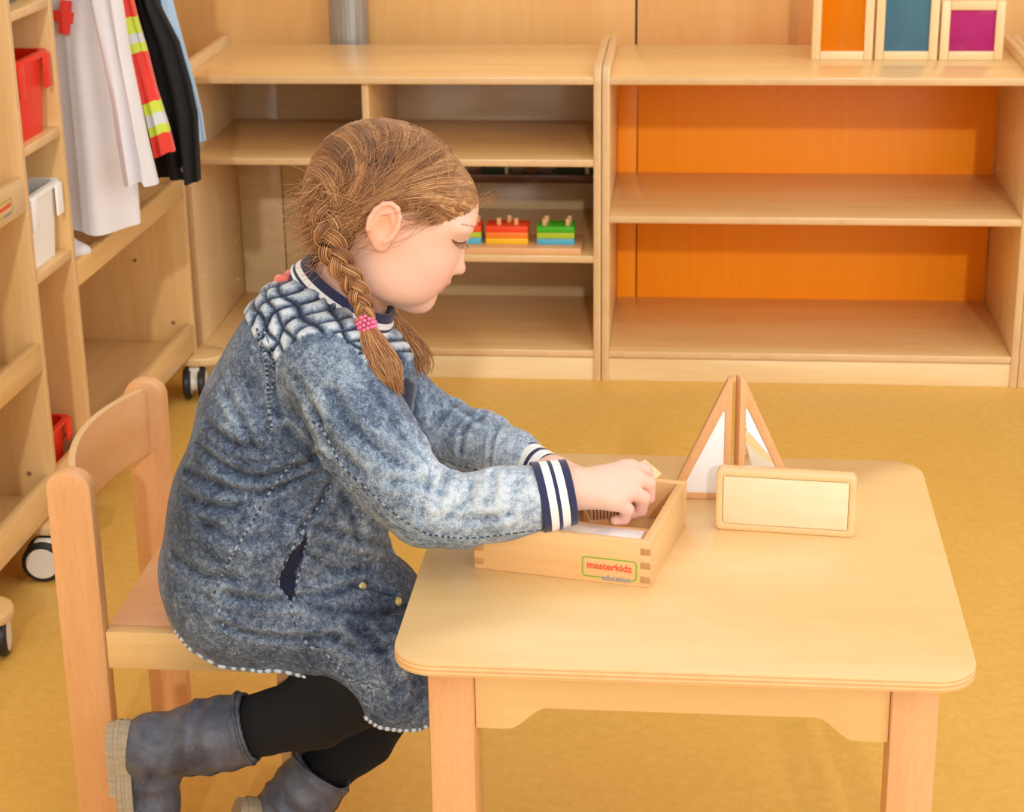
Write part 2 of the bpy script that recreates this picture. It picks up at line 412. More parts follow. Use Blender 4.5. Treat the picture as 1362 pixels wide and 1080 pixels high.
left_unit = shelf_unit(-1.100, XJ-0.0012, 'low birch shelf unit behind the child holding the stacking toys', [('bottom_board', 0.054, None, None), ('upper_board', 0.4835, None, None), ('top_board', 0.6603, None, None), ('lower_board', 0.2705, dvx+TH/2, None)],
    div=(dvx, [(0.499, 0.6603), (0.0695, 0.4835)]), back=[(None, J(318, 300, 4.45)[0]+0.11, BACKP), (J(318, 300, 4.45)[0]+0.11, None, BACKP)])
edge_unit = shelf_unit(0.7206, 1.62, 'low shelf unit at the right edge of the photo', [('bottom_board', 0.054, None, None), ('middle_board', 0.3608, None, None), ('top_board', 0.6603, None, None)], back=[(None, None, BACKP)])
# narrow ledge with dark pattern blocks under the upper board
yb = 4.405; zt = 0.381
box('ledge', (XJ-TH-0.003-(dvx+TH), 0.05, 0.020), ((XJ-TH+dvx+TH)/2-left_unit.location.x, yb+0.022-left_unit.location.y, zt-0.010), wood('dark_ledge_wood', (96, 62, 34), (118, 78, 44), 0), left_unit, 0.001)
GRN = plain('dark_green_paint', (34, 62, 44), 0.5); BRN = plain('brown_wedge', (120, 78, 40), 0.5); CRM = plain('cream_end', (214, 214, 200), 0.5)
def ledge_block(x0, x1, kind, label):
    a, b = J(x0, 233, yb)[0], J(x1, 233, yb)[0]; t = thing('pattern_block', label, 'block', ((a+b)/2, yb+0.02, zt), group='pattern blocks on the ledge')
    h = 0.05; w_ = b-a
    if kind == 'wedge':
        prism('wedge', [(-w_*0.1, 0), (w_*0.1, 0), (w_/2, h*0.9), (-w_/2, h*0.9)], 0.03, BRN, t, 'xz', (0, 0, 0), 0.001)
    else:
        box('core', (w_*0.86, 0.03, h), (-w_*0.07, 0, h/2), GRN, t, 0.001); box('end_cap', (w_*0.13, 0.03, h), (w_*0.43, 0, h/2), CRM, t, 0.001)
ledge_block(640, 676, 'b', 'dark green block at left of the ledge under the upper shelf board')
ledge_block(684, 730, 'wedge', 'brown wedge block between two dark green blocks on the ledge')
ledge_block(739, 784, 'b', 'dark green block with pale end at right of the ledge')

# ------------------------------------------------------------------ stacking toys on their tray
zs = 0.2705+TH
ty0, ty1 = 4.045, 4.165
ta, tb = J(560, 334, ty0)[0], J(773, 334, ty0)[0]
tray = thing('toy_tray', 'flat wooden tray board under the three stacking toys on the shelf', 'tray', ((ta+tb)/2, (ty0+ty1)/2, zs))
box('tray_board', (tb-ta, ty1-ty0, 0.014), (0, 0, 0.007), beech(0), tray, 0.002)
zt2 = zs+0.014
PAINT = {n: plain('toy_'+n, c, 0.45, var=0.02) for n, c in dict(red=(240, 70, 26), orange=(248, 128, 36), yellow=(246, 190, 30), green=(66, 178, 30), lime=(176, 196, 40), blue=(84, 178, 208)).items()}
PEGW = beech(2)
def peg_stack(xa, xb, cols, pegs, label):
    y0 = 4.075; a, b = J(xa, 320, y0)[0], J(xb, 320, y0)[0]; d = 0.058
    t = thing('peg_stacking_toy', label, 'toy', ((a+b)/2, y0+d/2, zt2), 0, 'stacking toys on the tray'); h = 0.0136
    for i, c in enumerate(cols):
        box('layer', (b-a, d, h-0.0004), (0, 0, h*(i+0.5)), PAINT[c], t, 0.0012)['label'] = c+' painted layer'
    for (px, py) in pegs:
        lathe('peg', [(0.0055, h*3-0.001), (0.0055, h*3+0.012), (0.0045, h*3+0.0145), (0, h*3+0.015)], PEGW, t, (px*(b-a)/2, py*d/2, 0), None, 14)
peg_stack(596, 640, ('blue', 'lime', 'red'), ((0.62, -0.5), (0.7, 0.5)), 'blue lime and red stacking toy beside the face of the child')
peg_stack(646, 702, ('yellow', 'orange', 'red'), ((-0.4, -0.35), (0.05, 0.5), (0.42, -0.35)), 'yellow orange and red stacking toy with three pegs')
peg_stack(714, 764, ('blue', 'lime', 'green'), ((-0.62, -0.45), (-0.55, 0.5), (0.62, -0.45), (0.68, 0.5)), 'blue lime and green stacking toy with four pegs')

# ------------------------------------------------------------------ coloured window blocks on the right unit
def acrylic(name, rgb):
    t = NT(name); c = lin(*rgb); t.l(t.ramp(t.noise(t.coords((1, 1, 1)), 3, 1), [(0, c), (1, tuple(min(1, x*1.06) for x in c[:3])+(1,))]), t.b.inputs['Base Color'])
    t.b.inputs['Roughness'].default_value = 0.12
    tr = t.n('ShaderNodeBsdfTransparent'); tr.inputs[0].default_value = lin(*rgb); mx = t.n('ShaderNodeMixShader'); mx.inputs[0].default_value = 0.30
    t.l(tr.outputs[0], mx.inputs[1]); t.l(t.b.outputs[0], mx.inputs[2]); t.l(mx.outputs[0], t.t.nodes['Material Output'].inputs['Surface']); return t.m
zt3 = 0.6603+TH
def window_block(xa, xb, h, mat, label):
    y0 = 4.255; a, b = J(xa, 81, y0)[0], J(xb, 81, y0)[0]; W_ = b-a; t = thing('window_block', label, 'block', ((a+b)/2, y0+0.02, zt3), group='window blocks on the shelf top')
    b_ = 0.019; m = pale(2)
    box('frame_post', (b_, 0.04, h), (-W_/2+b_/2, 0, h/2), m, t, 0.0018); box('frame_post', (b_, 0.04, h), (W_/2-b_/2, 0, h/2), m, t, 0.0018)
    box('frame_rail', (W_-2*b_-0.0004, 0.04, b_), (0, 0, b_/2), pale(0), t, 0.0015); box('frame_rail', (W_-2*b_-0.0004, 0.04, b_), (0, 0, h-b_/2), pale(0), t, 0.0015)
    box('pane', (W_-2*b_+0.004, 0.004, h-2*b_+0.004), (0, -0.012, h/2), mat, t, 0.0005)
window_block(1079, 1160, 0.255, acrylic('amber_acrylic', (255, 184, 20)), 'tall wooden window block with an amber pane on the shelf top')
window_block(1163, 1246, 0.255, acrylic('blue_acrylic', (122, 178, 206)), 'tall wooden window block with a blue pane between amber and magenta')
window_block(1249, 1333, 0.127, acrylic('magenta_acrylic', (220, 76, 178)), 'small square wooden window block with a magenta pane')

# ------------------------------------------------------------------ dressing-up rack on casters at the left
RZ = -0.02969
rack = thing('dressing_up_rack', 'tall birch dressing-up rack on casters with bins and hanging costumes', 'rack', (-1.100, 2.9333, 0), RZ)
def rloc(x, s): # rack local -> world
    c, n = math.cos(RZ), math.sin(RZ); return np.array([-1.100+x*c-s*n, 2.9333+x*n+s*c])
S1, S2, S3, S0 = 0.10, 0.292, 0.985, -0.36
PH = 1.30
for s in (S0, S1, S2, S3):
    o = panel('upright_panel', (0.40, 0.017, PH-0.092), (-0.20, s, (PH+0.092)/2), rack, 2)
    for (xx, zz) in ((-0.045, 0.16), (-0.12, 0.30), (-0.2, 0.42)):
        lathe('bolt_cap', [(0.0045, 0), (0.0045, 0.0006), (0, 0.001)], plain('bolt_cap_brown', (150, 100, 66)), o, (xx+0.2, -0.0085, zz-(PH+0.092)/2), (PI/2, 0, 0), 12)
def rboard(nm, x0, x1, s0, s1, z, th=0.016, axis=1): return panel(nm, (x1-x0, s1-s0-0.0175, th), ((x0+x1)/2, (s0+s1)/2, z-th/2), rack, axis)
def rrail(nm, s0, s1, z0, z1, x=-0.008): return box(nm, (0.016, s1-s0-0.0175, z1-z0), (x, (s0+s1)/2, (z0+z1)/2), birch(1), rack, 0.0025, edge=None)
# bay 1 (near)
rboard('bottom_board', -0.40, -0.018, S0, S1, 0.118); rrail('bottom_rail', S0, S1, 0.098, 0.160)
rboard('shelf_board', -0.40, -0.018, S0, S1, 0.362); LIP2 = rrail('shelf_lip', S0, S1, 0.352, 0.402)
rboard('shelf_board', -0.40, -0.018, S0, S1, 0.645); LIP1 = rrail('shelf_lip', S0, S1, 0.632, 0.690)
rboard('top_board', -0.40, 0.0, S0, S1, 1.285)
# bay 2 (bins)
rboard('bottom_board', -0.40, -0.018, S1, S2, 0.118); rrail('bottom_rail', S1, S2, 0.098, 0.160)
for z in (0.515, 0.735, 0.957): rboard('shelf_board', -0.40, -0.001, S1, S2, z)
rboard('top_board', -0.40, 0.0, S1, S2, 1.285)
# bay 3 (costumes)
rboard('bottom_board', -0.40, -0.018, S2, S3, 0.118); rrail('bottom_rail', S2, S3, 0.098, 0.160)
rboard('bench_board', -0.40, -0.018, S2, S3, 0.470); rrail('bench_lip', S2, S3, 0.440, 0.486)
rboard('top_board', -0.40, 0.0, S2, S3, 1.285)
box('back_panel', (0.006, S3-S0, PH-0.10), (-0.404, (S0+S3)/2, (PH+0.10)/2), birch(2), rack, 0.0005)
o = lathe('hanging_rod', [(0.011, -(S3-S2)/2+0.009), (0.011, (S3-S2)/2-0.009)], beech(2), rack, (-0.17, (S2+S3)/2, 1.21), (PI/2, 0, 0), 16)
# feet and casters
TYRE = plain('black_rubber', (28, 27, 26), 0.45); HUB = plain('white_hub', (226, 220, 206), 0.4)
def foot(s, wx, ws, az, wheel_r=0.036):
    pts = [(-0.42, s-0.045), (0.00, s-0.05)] + [(0.012+0.052*math.cos(a), s+0.05*math.sin(a)) for a in np.linspace(-PI/2, PI/2, 9)] + [(0.0, s+0.05), (-0.42, s+0.045)]
    f = prism('foot', pts, 0.018, birch(0), rack, 'xy', (0, 0, 0.083), 0.003, ply_edge(2))
    def caster(x, y):
        g = math.radians(az); n = np.array([math.cos(g), math.sin(g)])
        b = box('caster', (0.03, 0.022, 0.03), (x, y, 0.056), HUB, rack, 0.004)
        for sd in (-1, 1):
            p = n*sd*0.016
            lathe('tyre', [(0.022, -0.0085), (0.031, -0.0085), (wheel_r, -0.004), (wheel_r, 0.004), (0.031, 0.0085), (0.022, 0.0085)], TYRE, b, (p[0], p[1], wheel_r-0.056), (PI/2, 0, g+PI/2), 28)
            lathe('wheel_hub', [(0, -0.009), (0.0275, -0.0088), (0.029, -0.006), (0.029, 0.006), (0.0275, 0.0088), (0, 0.009)], HUB, b, (p[0], p[1], wheel_r-0.056), (PI/2, 0, g+PI/2), 28)
        lathe('axle_housing', [(0, -0.008), (0.018, -0.008), (0.018, 0.008), (0, 0.008)], HUB, b, (0, 0, wheel_r-0.056), (PI/2, 0, g+PI/2), 18)
    caster(wx, ws); caster(-0.36, ws)
foot(S1-0.03, 0.0, 0.012, -82); foot(S3, 0.006, 0.940, 10); foot(S0+0.06, 0.02, -0.28, 14)
# bins
def bin_box(name, x0, x1, s0, s1, z, h, mat, label):
    t = thing(name, label, 'bin', (*rloc((x0+x1)/2, (s0+s1)/2), z), RZ, 'bins in the dressing-up rack'); L, W_ = x1-x0, s1-s0
    bm = bmesh.new(); prof = [(0.86, 0), (0.97, h*0.93), (1.06, h*0.93), (1.06, h), (0.93, h), (0.82, 0.006)]; rings = []
    for k, z_ in prof:
        q = rrect(L-(1-k)*W_ if k < 1 else L+(k-1)*W_, W_*k, 0.014, 4); rings.append([bm.verts.new((a, b, z_)) for a, b in q])
    for A, B in zip(rings, rings[1:]):
        for i in range(len(A)): bm.faces.new((A[i], A[(i+1) % len(A)], B[(i+1) % len(A)], B[i]))
    bm.faces.new(rings[0][::-1]); bm.faces.new(rings[-1])
    link('tub', bm_done(bm), mat, t, 40)
    for sy in (-1, 1):
        box('rim_tab', (0.004, 0.03, h*0.42), (L/2+0.004, sy*(W_/2-0.012), h*0.75), mat, t, 0.0015)
    return t
REDP = plain('red_plastic', (236, 44, 22), 0.35, var=0.02); WHP = plain('white_plastic', (250, 249, 246), 0.4, var=0.02)
bin_box('storage_bin', -0.33, -0.008, S1+0.022, S2-0.024, 0.735, 0.138, REDP, 'red plastic bin on the upper shelf of the rack')
bin_box('storage_bin', -0.33, -0.008, S1+0.022, S2-0.024, 0.515, 0.132, WHP, 'white plastic bin on the rack shelf below the red bin')
bin_box('storage_bin', -0.33, -0.03, S1+0.022, S2-0.03, 0.118, 0.09, REDP, 'red plastic bin on the bottom board of the rack')
bin_box('storage_bin', -0.33, -0.03, S1+0.022, S2-0.03, 0.957, 0.10, plain('grey_plastic', (108, 106, 104), 0.4), 'dark grey bin at the very top left of the photo')

# ------------------------------------------------------------------ costumes
def cloth(name, rgb, rough=0.85, sheen=0.3):
    if name in MATS: return MATS[name]
    t = NT(name); c = lin(*rgb); n1 = t.noise(t.coords((1, 1, 1)), 9, 4); n2 = t.noise(t.coords((1, 1, 1)), 900, 1)
    t.l(t.ramp(n1, [(0.3, tuple(x*0.93 for x in c[:3])+(1,)), (0.7, c)]), t.b.inputs['Base Color']); t.b.inputs['Roughness'].default_value = rough
    t.b.inputs['Sheen Weight'].default_value = sheen; t.bump(n2, 0.15, 0.0006); MATS[name] = t.m; return t.m
def sheet_garment(name, rows, Y, thick, mat, parent, folds=4, amp=0.012, seed=0, n=48, m=40, skew=0.0):
    """rows: (y_px, xl, xr) from top to bottom on the plane Y; an elliptic closed loft with hanging folds."""
    rows = np.array(rows, float); tt = np.linspace(0, 1, m); k = np.linspace(0, 1, len(rows)); R = np.stack([np.interp(tt, k, rows[:, i]) for i in range(3)], -1)
    rs = np.random.default_rng(seed); ph = rs.uniform(0, 6.28, folds); fr = rs.uniform(2, 7, folds); V = []
    for i, (y, xl, xr) in enumerate(R):
        A, B = J(xl, y, Y), J(xr, y, Y); c = (A+B)/2; hw = abs(B[0]-A[0])/2
        a = np.arange(n)*2*PI/n; ex = np.sign(np.cos(a))*np.abs(np.cos(a))**0.8; ey = np.sign(np.sin(a))*np.abs(np.sin(a))**0.8
        u = ex; f = sum(np.sin(fr[q]*u*1.4+ph[q]+tt[i]*1.3*(q-1))*amp/folds*1.6 for q in range(folds))*(0.4+0.9*tt[i])
        V.append(np.c_[c[0]+hw*ex, Y+thick*ey+f+skew*(hw*ex), np.full(n, c[2])+0.004*np.sin(3*u+ph[0])*tt[i]])
    V = np.concatenate(V); i = np.arange(m-1)[:, None]*n; j = np.arange(n)[None, :]; j2 = (j+1) % n
    F = np.stack([i+j, i+j2, i+n+j2, i+n+j], -1).reshape(-1, 4); me = np_mesh(V, F)
    bm = bmesh.new(); bm.from_mesh(me); bmesh.ops.holes_fill(bm, edges=[e for e in bm.edges if e.is_boundary]); bmesh.ops.recalc_face_normals(bm, faces=bm.faces); bm.to_mesh(me); bm.free()
    if isinstance(mat, tuple):                     # colour bands by height along the cloth
        mats, fn = mat; o = link(name, me, mats, parent, 60)
        idx = [fn(min(p.vertices)//n/(m-1)) if len(p.vertices) == 4 else fn(0.99 if min(p.vertices) > n else 0) for p in me.polygons]; me.polygons.foreach_set('material_index', idx); me.update()
    else: o = link(name, me, mat, parent, 60)
    return o
WHC = cloth('white_cotton', (232, 230, 234)); REDC = cloth('red_nylon', (232, 48, 32), 0.6); BLKC = cloth('black_cotton', (17, 16, 18), 0.9, 0.02); BLUC = cloth('light_blue_cotton', (168, 204, 236)); LIMC = cloth('lime_reflective', (206, 226, 60), 0.5); SILC = cloth('silver_reflective', (214, 220, 226), 0.3)
def hanger(t, x, y, z):
    tube_obj('hanger', [(x-0.13, y, z-0.075), (x-0.05, y, z-0.03), (x, y, z-0.02), (x, y, z+0.004), (x+0.012, y, z+0.02), (x, y, z+0.032)], 0.0025, steel, t, 6, 24)
def garment(name, label, Y):
    return thing(name, label, 'costume', (0, 0, 0), 0, 'costumes on the hanging rod')
rodx = lambda Y: -1.100-0.17+(Y-2.9333)*0.0297
g = garment('doctor_coat', 'white doctor costume coat with a red cross hanging nearest on the rack', 3.34)
sheet_garment('coat_body', [(-150, 85, 132), (-60, 20, 150), (60, 10, 152), (200, 14, 172), (302, 18, 180)], 3.34, 0.030, WHC, g, 5, 0.02, 1)
sheet_garment('sleeve', [(-110, 118, 146), (0, 122, 162), (70, 138, 172), (130, 150, 184), (190, 158, 196), (243, 166, 208)], 3.275, 0.026, WHC, g, 3, 0.012, 2)
cr = J(86, 23, 3.30); e = 0.0098
cross = prism('red_cross', [(-e, -3*e), (e, -3*e), (e, -e), (3*e, -e), (3*e, e), (e, e), (e, 3*e), (-e, 3*e), (-e, e), (-3*e, e), (-3*e, -e), (-e, -e)], 0.003, REDC, g, 'xz', (cr[0], 3.302, cr[2]), 0, None, (0.05, 0.16, 0.12))
cross['label'] = 'red cross emblem'
hanger(g, rodx(3.34), 3.34, 1.21)
g = garment('rescue_jacket', 'red rescue costume jacket with lime and silver bands behind the white coat', 3.47)
sheet_garment('jacket_body', [(-150, 90, 150), (-60, 60, 165), (60, 60, 168), (235, 70, 178)], 3.47, 0.026, REDC, g, 4, 0.015, 3)
bands = [(0.0, 0), (0.30, 1), (0.375, 2), (0.43, 1), (0.49, 0), (0.70, 1), (0.755, 2), (0.81, 1), (0.86, 0)]
def bandf(t):
    r = 0
    for a, k in bands:
        if t >= a: r = k
    return r
sheet_garment('sleeve', [(-90, 140, 166), (-20, 150, 172), (30, 160, 184), (70, 172, 196), (120, 186, 208), (170, 198, 224), (203, 205, 232)], 3.42, 0.022, ([REDC, LIMC, SILC], bandf), g, 3, 0.012, 4, m=60)
hanger(g, rodx(3.47), 3.47, 1.21)
g = garment('black_jacket', 'black costume jacket with a cuff button hanging third on the rack', 3.60)
sheet_garment('jacket_body', [(-150, 110, 180), (-60, 90, 200), (80, 110, 212), (236, 120, 236)], 3.60, 0.026, BLKC, g, 4, 0.014, 5)
sheet_garment('sleeve', [(-120, 160, 196), (0, 184, 208), (55, 192, 238), (110, 206, 254), (150, 214, 263), (200, 222, 266), (238, 228, 268)], 3.55, 0.026, BLKC, g, 3, 0.012, 6)
b_ = J(244, 225, 3.525); lathe('cuff_button', [(0, 0.002), (0.004, 0.0025), (0.0055, 0.001), (0.0055, -0.004)], plain('brown_button', (120, 104, 92), 0.3), g, (b_[0], 3.522, b_[2]), (PI/2, 0, 0), 14)
hanger(g, rodx(3.60), 3.60, 1.21)
g = garment('blue_shirt', 'light blue costume shirt peeking out behind the black jacket', 3.74)
sheet_garment('shirt_body', [(-150, 120, 185), (-60, 110, 200), (80, 130, 215), (225, 140, 232)], 3.74, 0.024, BLUC, g, 4, 0.012, 7)
sheet_garment('sleeve', [(-120, 176, 208), (0, 196, 228), (55, 206, 242), (110, 220, 257), (150, 226, 266), (186, 232, 271)], 3.69, 0.022, BLUC, g, 3, 0.01, 8)
hanger(g, rodx(3.74), 3.74, 1.21)
# folded white cloth on the bench
c_ = rloc(-0.062, S2+0.072)
ct = thing('white_cloth', 'small crumpled white cloth lying on the rack bench below the coat', 'cloth', (c_[0], c_[1], 0.470))
sd = Sdf().ell((0.0, 0, 0.018), (0.062, 0.046, 0.026), k=0.01).ell((-0.03, 0.01, 0.045), (0.05, 0.034, 0.040), k=0.03).ell((-0.05, -0.008, 0.06), (0.03, 0.025, 0.045), k=0.03); v_, f_ = sd.mesh(0.004)
v_ = v_+0.004*np.sin(v_[:, [1, 2, 0]]*90+1)*np.array([1, 1, 0.6]); v_[:, 2] = np.maximum(v_[:, 2], 0.0005); link('cloth_fold', np_mesh(v_, f_), WHC, ct, True)

# ------------------------------------------------------------------ maker's badge (green rounded outline, red and grey words)
LRED = plain('badge_red', (236, 92, 62), 0.5, var=0.01); LGRN = plain('badge_green', (132, 178, 40), 0.5, var=0.01); LGRY = plain('badge_grey_blue', (116, 138, 158), 0.5, var=0.01)
def text_mesh(body, size, mat, name, parent, mw, bold=0.0):
    cu = bpy.data.curves.new('t', 'FONT'); cu.body = body; cu.size = size; cu.align_x = 'CENTER'; cu.align_y = 'CENTER'; cu.extrude = 0.00015; cu.offset = bold
    to = bpy.data.objects.new('t', cu); COL.objects.link(to); bpy.context.view_layer.update()
    me = bpy.data.meshes.new_from_object(to.evaluated_get(bpy.context.evaluated_depsgraph_get())); bpy.data.objects.remove(to)
    o = link(name, me, mat, parent); o.matrix_local = mw; return o
def badge(parent, M, w_=0.058):
    """M maps badge x,y (z out) to the parent's frame."""
    k = w_/0.058
    out = rrect(0.058*k, 0.0225*k, 0.004*k, 5); inn = rrect(0.0555*k, 0.020*k, 0.003*k, 5)
    o = frame_prism('badge_outline', out, inn, 0.0004, LGRN, parent, 'xy', (0, 0, 0), 0); o.matrix_local = M
    text_mesh('masterkidz', 0.0108*k, LRED, 'badge_word', parent, M @ Matrix.Translation((0, 0.0018*k, 0.0002)), 0.00022*k)
    bx = box('badge_gap', (0.032*k, 0.0035*k, 0.0006), (0, 0, 0), BADGE_BG, parent, 0); bx.matrix_local = M @ Matrix.Translation((0.0075*k, -0.0106*k, 0.0))
    text_mesh('education', 0.0078*k, LGRY, 'badge_word', parent, M @ Matrix.Translation((0.0075*k, -0.0104*k, 0.0005)), 0.0001*k)
BADGE_BG = birch(1)
ML = Matrix.Translation((0.0083, 0.130, -0.002)) @ Matrix(((0, 0, 1, 0), (1, 0, 0, 0), (0, 1, 0, 0), (0, 0, 0, 1)))
# ------------------------------------------------------------------ table
TX, TY, HT = 0.0014, 2.0444, 0.4848
table = thing('kids_table', 'low square wooden table with rounded corners, the box on it', 'table', (TX, TY, 0), -0.0053)
TT = 0.0165
TOPM = wood('table_top_birch', (230, 190, 126), (237, 201, 142), axis=0, rough=0.30, coat=0.3, stretch=4, sc=1.8)
prism('table_top', rrect(0.60, 0.60, 0.045, 8), TT, TOPM, table, 'xy', (0, 0, HT-TT/2), 0.002, ply_edge(2, 200, 'table_edge_ply', (224, 176, 122), (240, 204, 150)))
LW = 0.049; LX = 0.30-0.0345-LW/2
for sx in (-1, 1):
    box('leg', (LW, LW, HT-TT-0.0004), (sx*LX, -(LX-0.002), (HT-TT)/2), beech(2), table, 0.004)
    box('leg', (0.033 if sx < 0 else 0.042, LW, HT-TT-0.0004), (-0.2625 if sx < 0 else 0.278, 0.012, (HT-TT)/2), beech(2), table, 0.004)
def apron_poly(L):
    h1, h0 = 0.082, 0.056; a = L/2; pts = [(-a, 0), (-a, -h1)]
    for s in (-1, 1):
        seg = [(-a+0.034+0.042*t, -h1+(h1-h0)*(t*t*(3-2*t))) for t in np.linspace(0, 1, 12)]
        pts += seg if s == -1 else [(-x, y) for x, y in seg[::-1]]
    return pts + [(a, -h1), (a, 0)]
AL = 2*LX-LW-0.0008
for sy in (-1, 1):
    prism('apron', apron_poly(AL), 0.018, TOPM, table, 'xz', (0, sy*(LX-0.002+LW/2-0.016), HT-TT-0.0004), 0.0012)
for sx in (-1, 1):
    prism('apron', apron_poly(AL-0.004), 0.018, TOPM, table, 'yz', (sx*(LX+LW/2-0.022), 0, HT-TT-0.0004), 0.0012)

# ------------------------------------------------------------------ wooden box with finger joints
A = atz(631, 755.5, HT); B = atz(864.6, 782.8, HT); C = atz(915.5, 696, HT)
bw = float(np.linalg.norm(B-A)); bd = float(np.linalg.norm(C-B)); brz = math.atan2(B[1]-A[1], B[0]-A[0]); bh = 0.0545
ex = np.array([math.cos(brz), math.sin(brz), 0]); ey = np.array([-ex[1], ex[0], 0])
bc = A+ex*bw/2+ey*bd/2
wbox = thing('wooden_box', 'open wooden box with finger joints and a printed maker badge on its front', 'box', (bc[0], bc[1], HT), brz)
WT = 0.0105; bx, by = (wood('box_wood_'+'xy'[k], (234, 182, 120), (241, 196, 136), axis=k, fleck=0.1, coat=0.15, rough=0.42) for k in (0, 1))
box('front_wall', (bw, WT, bh), (0, -bd/2+WT/2, bh/2), bx, wbox, 0.0012)
box('back_wall', (bw, WT, bh), (0, bd/2-WT/2, bh/2), bx, wbox, 0.0012)
box('side_wall', (WT, bd-2*WT-0.0004, bh), (bw/2-WT/2, 0, bh/2), by, wbox, 0.0012)
box('side_wall', (WT, bd-2*WT-0.0004, bh), (-bw/2+WT/2, 0, bh/2), by, wbox, 0.0012)
box('box_floor', (bw-2*WT-0.0004, bd-2*WT-0.0004, 0.005), (0, 0, 0.0045), wood('box_floor_ply', (206, 160, 104), (218, 174, 118), 0), wbox, 0.0004)
EG = plain('end_grain', (196, 142, 92), 0.6, var=0.1)
for sx in (-1, 1):
    for zz in (0.0095, 0.0265, 0.0435):
        box('finger_joint', (WT+0.001, 0.0006, 0.0078), (sx*(bw/2-WT/2-0.0002), -bd/2-0.0001, zz), EG, wbox, 0.0002)
        box('finger_joint', (0.0006, WT, 0.0078), (sx*(bw/2+0.0001), -bd/2+WT/2, zz), bx, wbox, 0.0002)
BADGE_BG = bx
cA = J(810, 760, A[1]-0.035)
Mb = Matrix.Translation((0.0560, -bd/2-0.0003, 0.0185)) @ Matrix.Rotation(PI/2, 4, 'X')
badge(wbox, Mb, 0.063)
BADGE_BG = birch(1); badge(LIP1, ML, 0.062)

# ------------------------------------------------------------------ mirror toys
MIR = NT('mirror_acrylic'); MIR.l(MIR.ramp(MIR.noise(MIR.coords((1, 1, 1)), 2, 1), [(0, (0.93, 0.94, 0.95, 1)), (1, (0.95, 0.96, 0.97, 1))]), MIR.b.inputs['Base Color'])
MIR.b.inputs['Metallic'].default_value = 1; MIR.b.inputs['Roughness'].default_value = 0.04; MIR = MIR.m
MIRW = plain('painted_mirror_reflection', (246, 246, 246), 0.12, coat=0.5, var=0.01)  # mirror faces whose bright reflection is painted as plain white
PLYF = wood('plain_ply_face', (230, 217, 176), (240, 229, 194), axis=0, rough=0.4, coat=0.1, stretch=3, sc=5)
# rectangular block
a, b = atz(951, 704, HT), atz(1136, 716, HT); L = float(np.linalg.norm(b-a)); rz = math.atan2(b[1]-a[1], b[0]-a[0]); n = np.array([-math.sin(rz), math.cos(rz), 0])
mid = (a+b)/2+n*0.0095
blk = thing('mirror_block', 'rectangular wooden mirror block standing on edge, pale plywood face forward', 'mirror block', (mid[0], mid[1], HT), rz, 'mirror blocks')
hh = 0.077
o = frame_prism('frame', rrect(L, hh, 0.007, 4, 0, hh/2), rrect(L-0.0165, hh-0.0165, 0.003, 4, 0, hh/2), 0.019, wood('block_frame_beech', (240, 196, 138), (246, 208, 154), 0, fleck=0.1), blk, 'xz', (0, 0, 0), 0.0022)
box('plywood_face', (L-0.017, 0.004, hh-0.017), (0, -0.0068, hh/2), PLYF, blk, 0.001)
box('mirror_face', (L-0.017, 0.004, hh-0.017), (0, 0.0062, hh/2), MIR, blk, 0.001)
# two triangular frames standing as an open book
hinge = atz(972.5, 662, HT); th = 0.158
def tri_block(ang, base, label, face, gap):
    d = np.array([math.cos(ang), math.sin(ang), 0]); nn = np.array([-d[1], d[0], 0])
    o0 = hinge+d*gap
    t = thing('triangle_mirror_block', label, 'mirror block', (o0[0], o0[1], HT), ang, 'mirror blocks')
    t.location = Vector((o0[0], o0[1], HT))
    outer = [(0, 0), (base, 0), (base*0.985, 0.006), (0.006, th*0.985), (0, th)]
    k = 0.0085; sl = th/base; 
    def inner_pt(x, y): return (x, y)
    xi0, yi0 = k, 0.0085; off = k*math.sqrt(1+sl*sl)
    xr_ = (th-off-yi0)/sl; yt = th-off-sl*xi0
    inner = [(xi0, yi0), (xr_, yi0), (xr_*0.97+xi0*0.03, yi0+(yt-yi0)*0.03), (xi0*0.96+xr_*0.04, yt-(yt-yi0)*0.04), (xi0, yt-0.004)]
    frame_prism('frame', outer, inner, 0.015, beech(2), t, 'xz', (0, 0, 0), 0.002)
    prism('mirror_face', [(x, y) for x, y in inner], 0.004, face, t, 'xz', (0, TRI_SIDE*0.0045, 0), 0.0004)
    prism('inner_panel', [(x, y) for x, y in inner], 0.004, PLYF, t, 'xz', (0, -TRI_SIDE*0.0035, 0), 0.0004)
    return t
TRI_SIDE = 1
tri_block(math.radians(180-1), 0.074, 'triangular wooden mirror frame, its reflection painted white, left half of the pair', MIRW, 0.0018)
TRI_SIDE = -1
tri_block(math.radians(24), 0.078, 'triangular wooden mirror frame, right half of the pair', MIR, 0.0052)

# pieces in the box
def boxpt(u, v, z): p = bc+ex*u+ey*v; return (p[0], p[1], HT+z)
p = boxpt(0.030, -bd/2+WT+0.029, 0.0072)
mb0 = thing('mirror_block', 'wooden mirror block at the bottom of the box, under the white one', 'mirror block', p, brz, 'mirror blocks')
frame_prism('frame', rrect(0.118, 0.052, 0.006, 4), rrect(0.106, 0.040, 0.004, 4), 0.018, beech(0), mb0, 'xy', (0, 0, 0.009), 0.002)
box('plywood_face', (0.1055, 0.0395, 0.004), (0, 0, 0.0155), PLYF, mb0, 0.001)
p = boxpt(0.030, -bd/2+WT+0.029, 0.0254)
mb2 = thing('mirror_block', 'rectangular mirror block lying flat inside the wooden box', 'mirror block', p, brz, 'mirror blocks')
frame_prism('frame', rrect(0.118, 0.052, 0.006, 4), rrect(0.106, 0.040, 0.004, 4), 0.018, beech(0), mb2, 'xy', (0, 0, 0.009), 0.002)
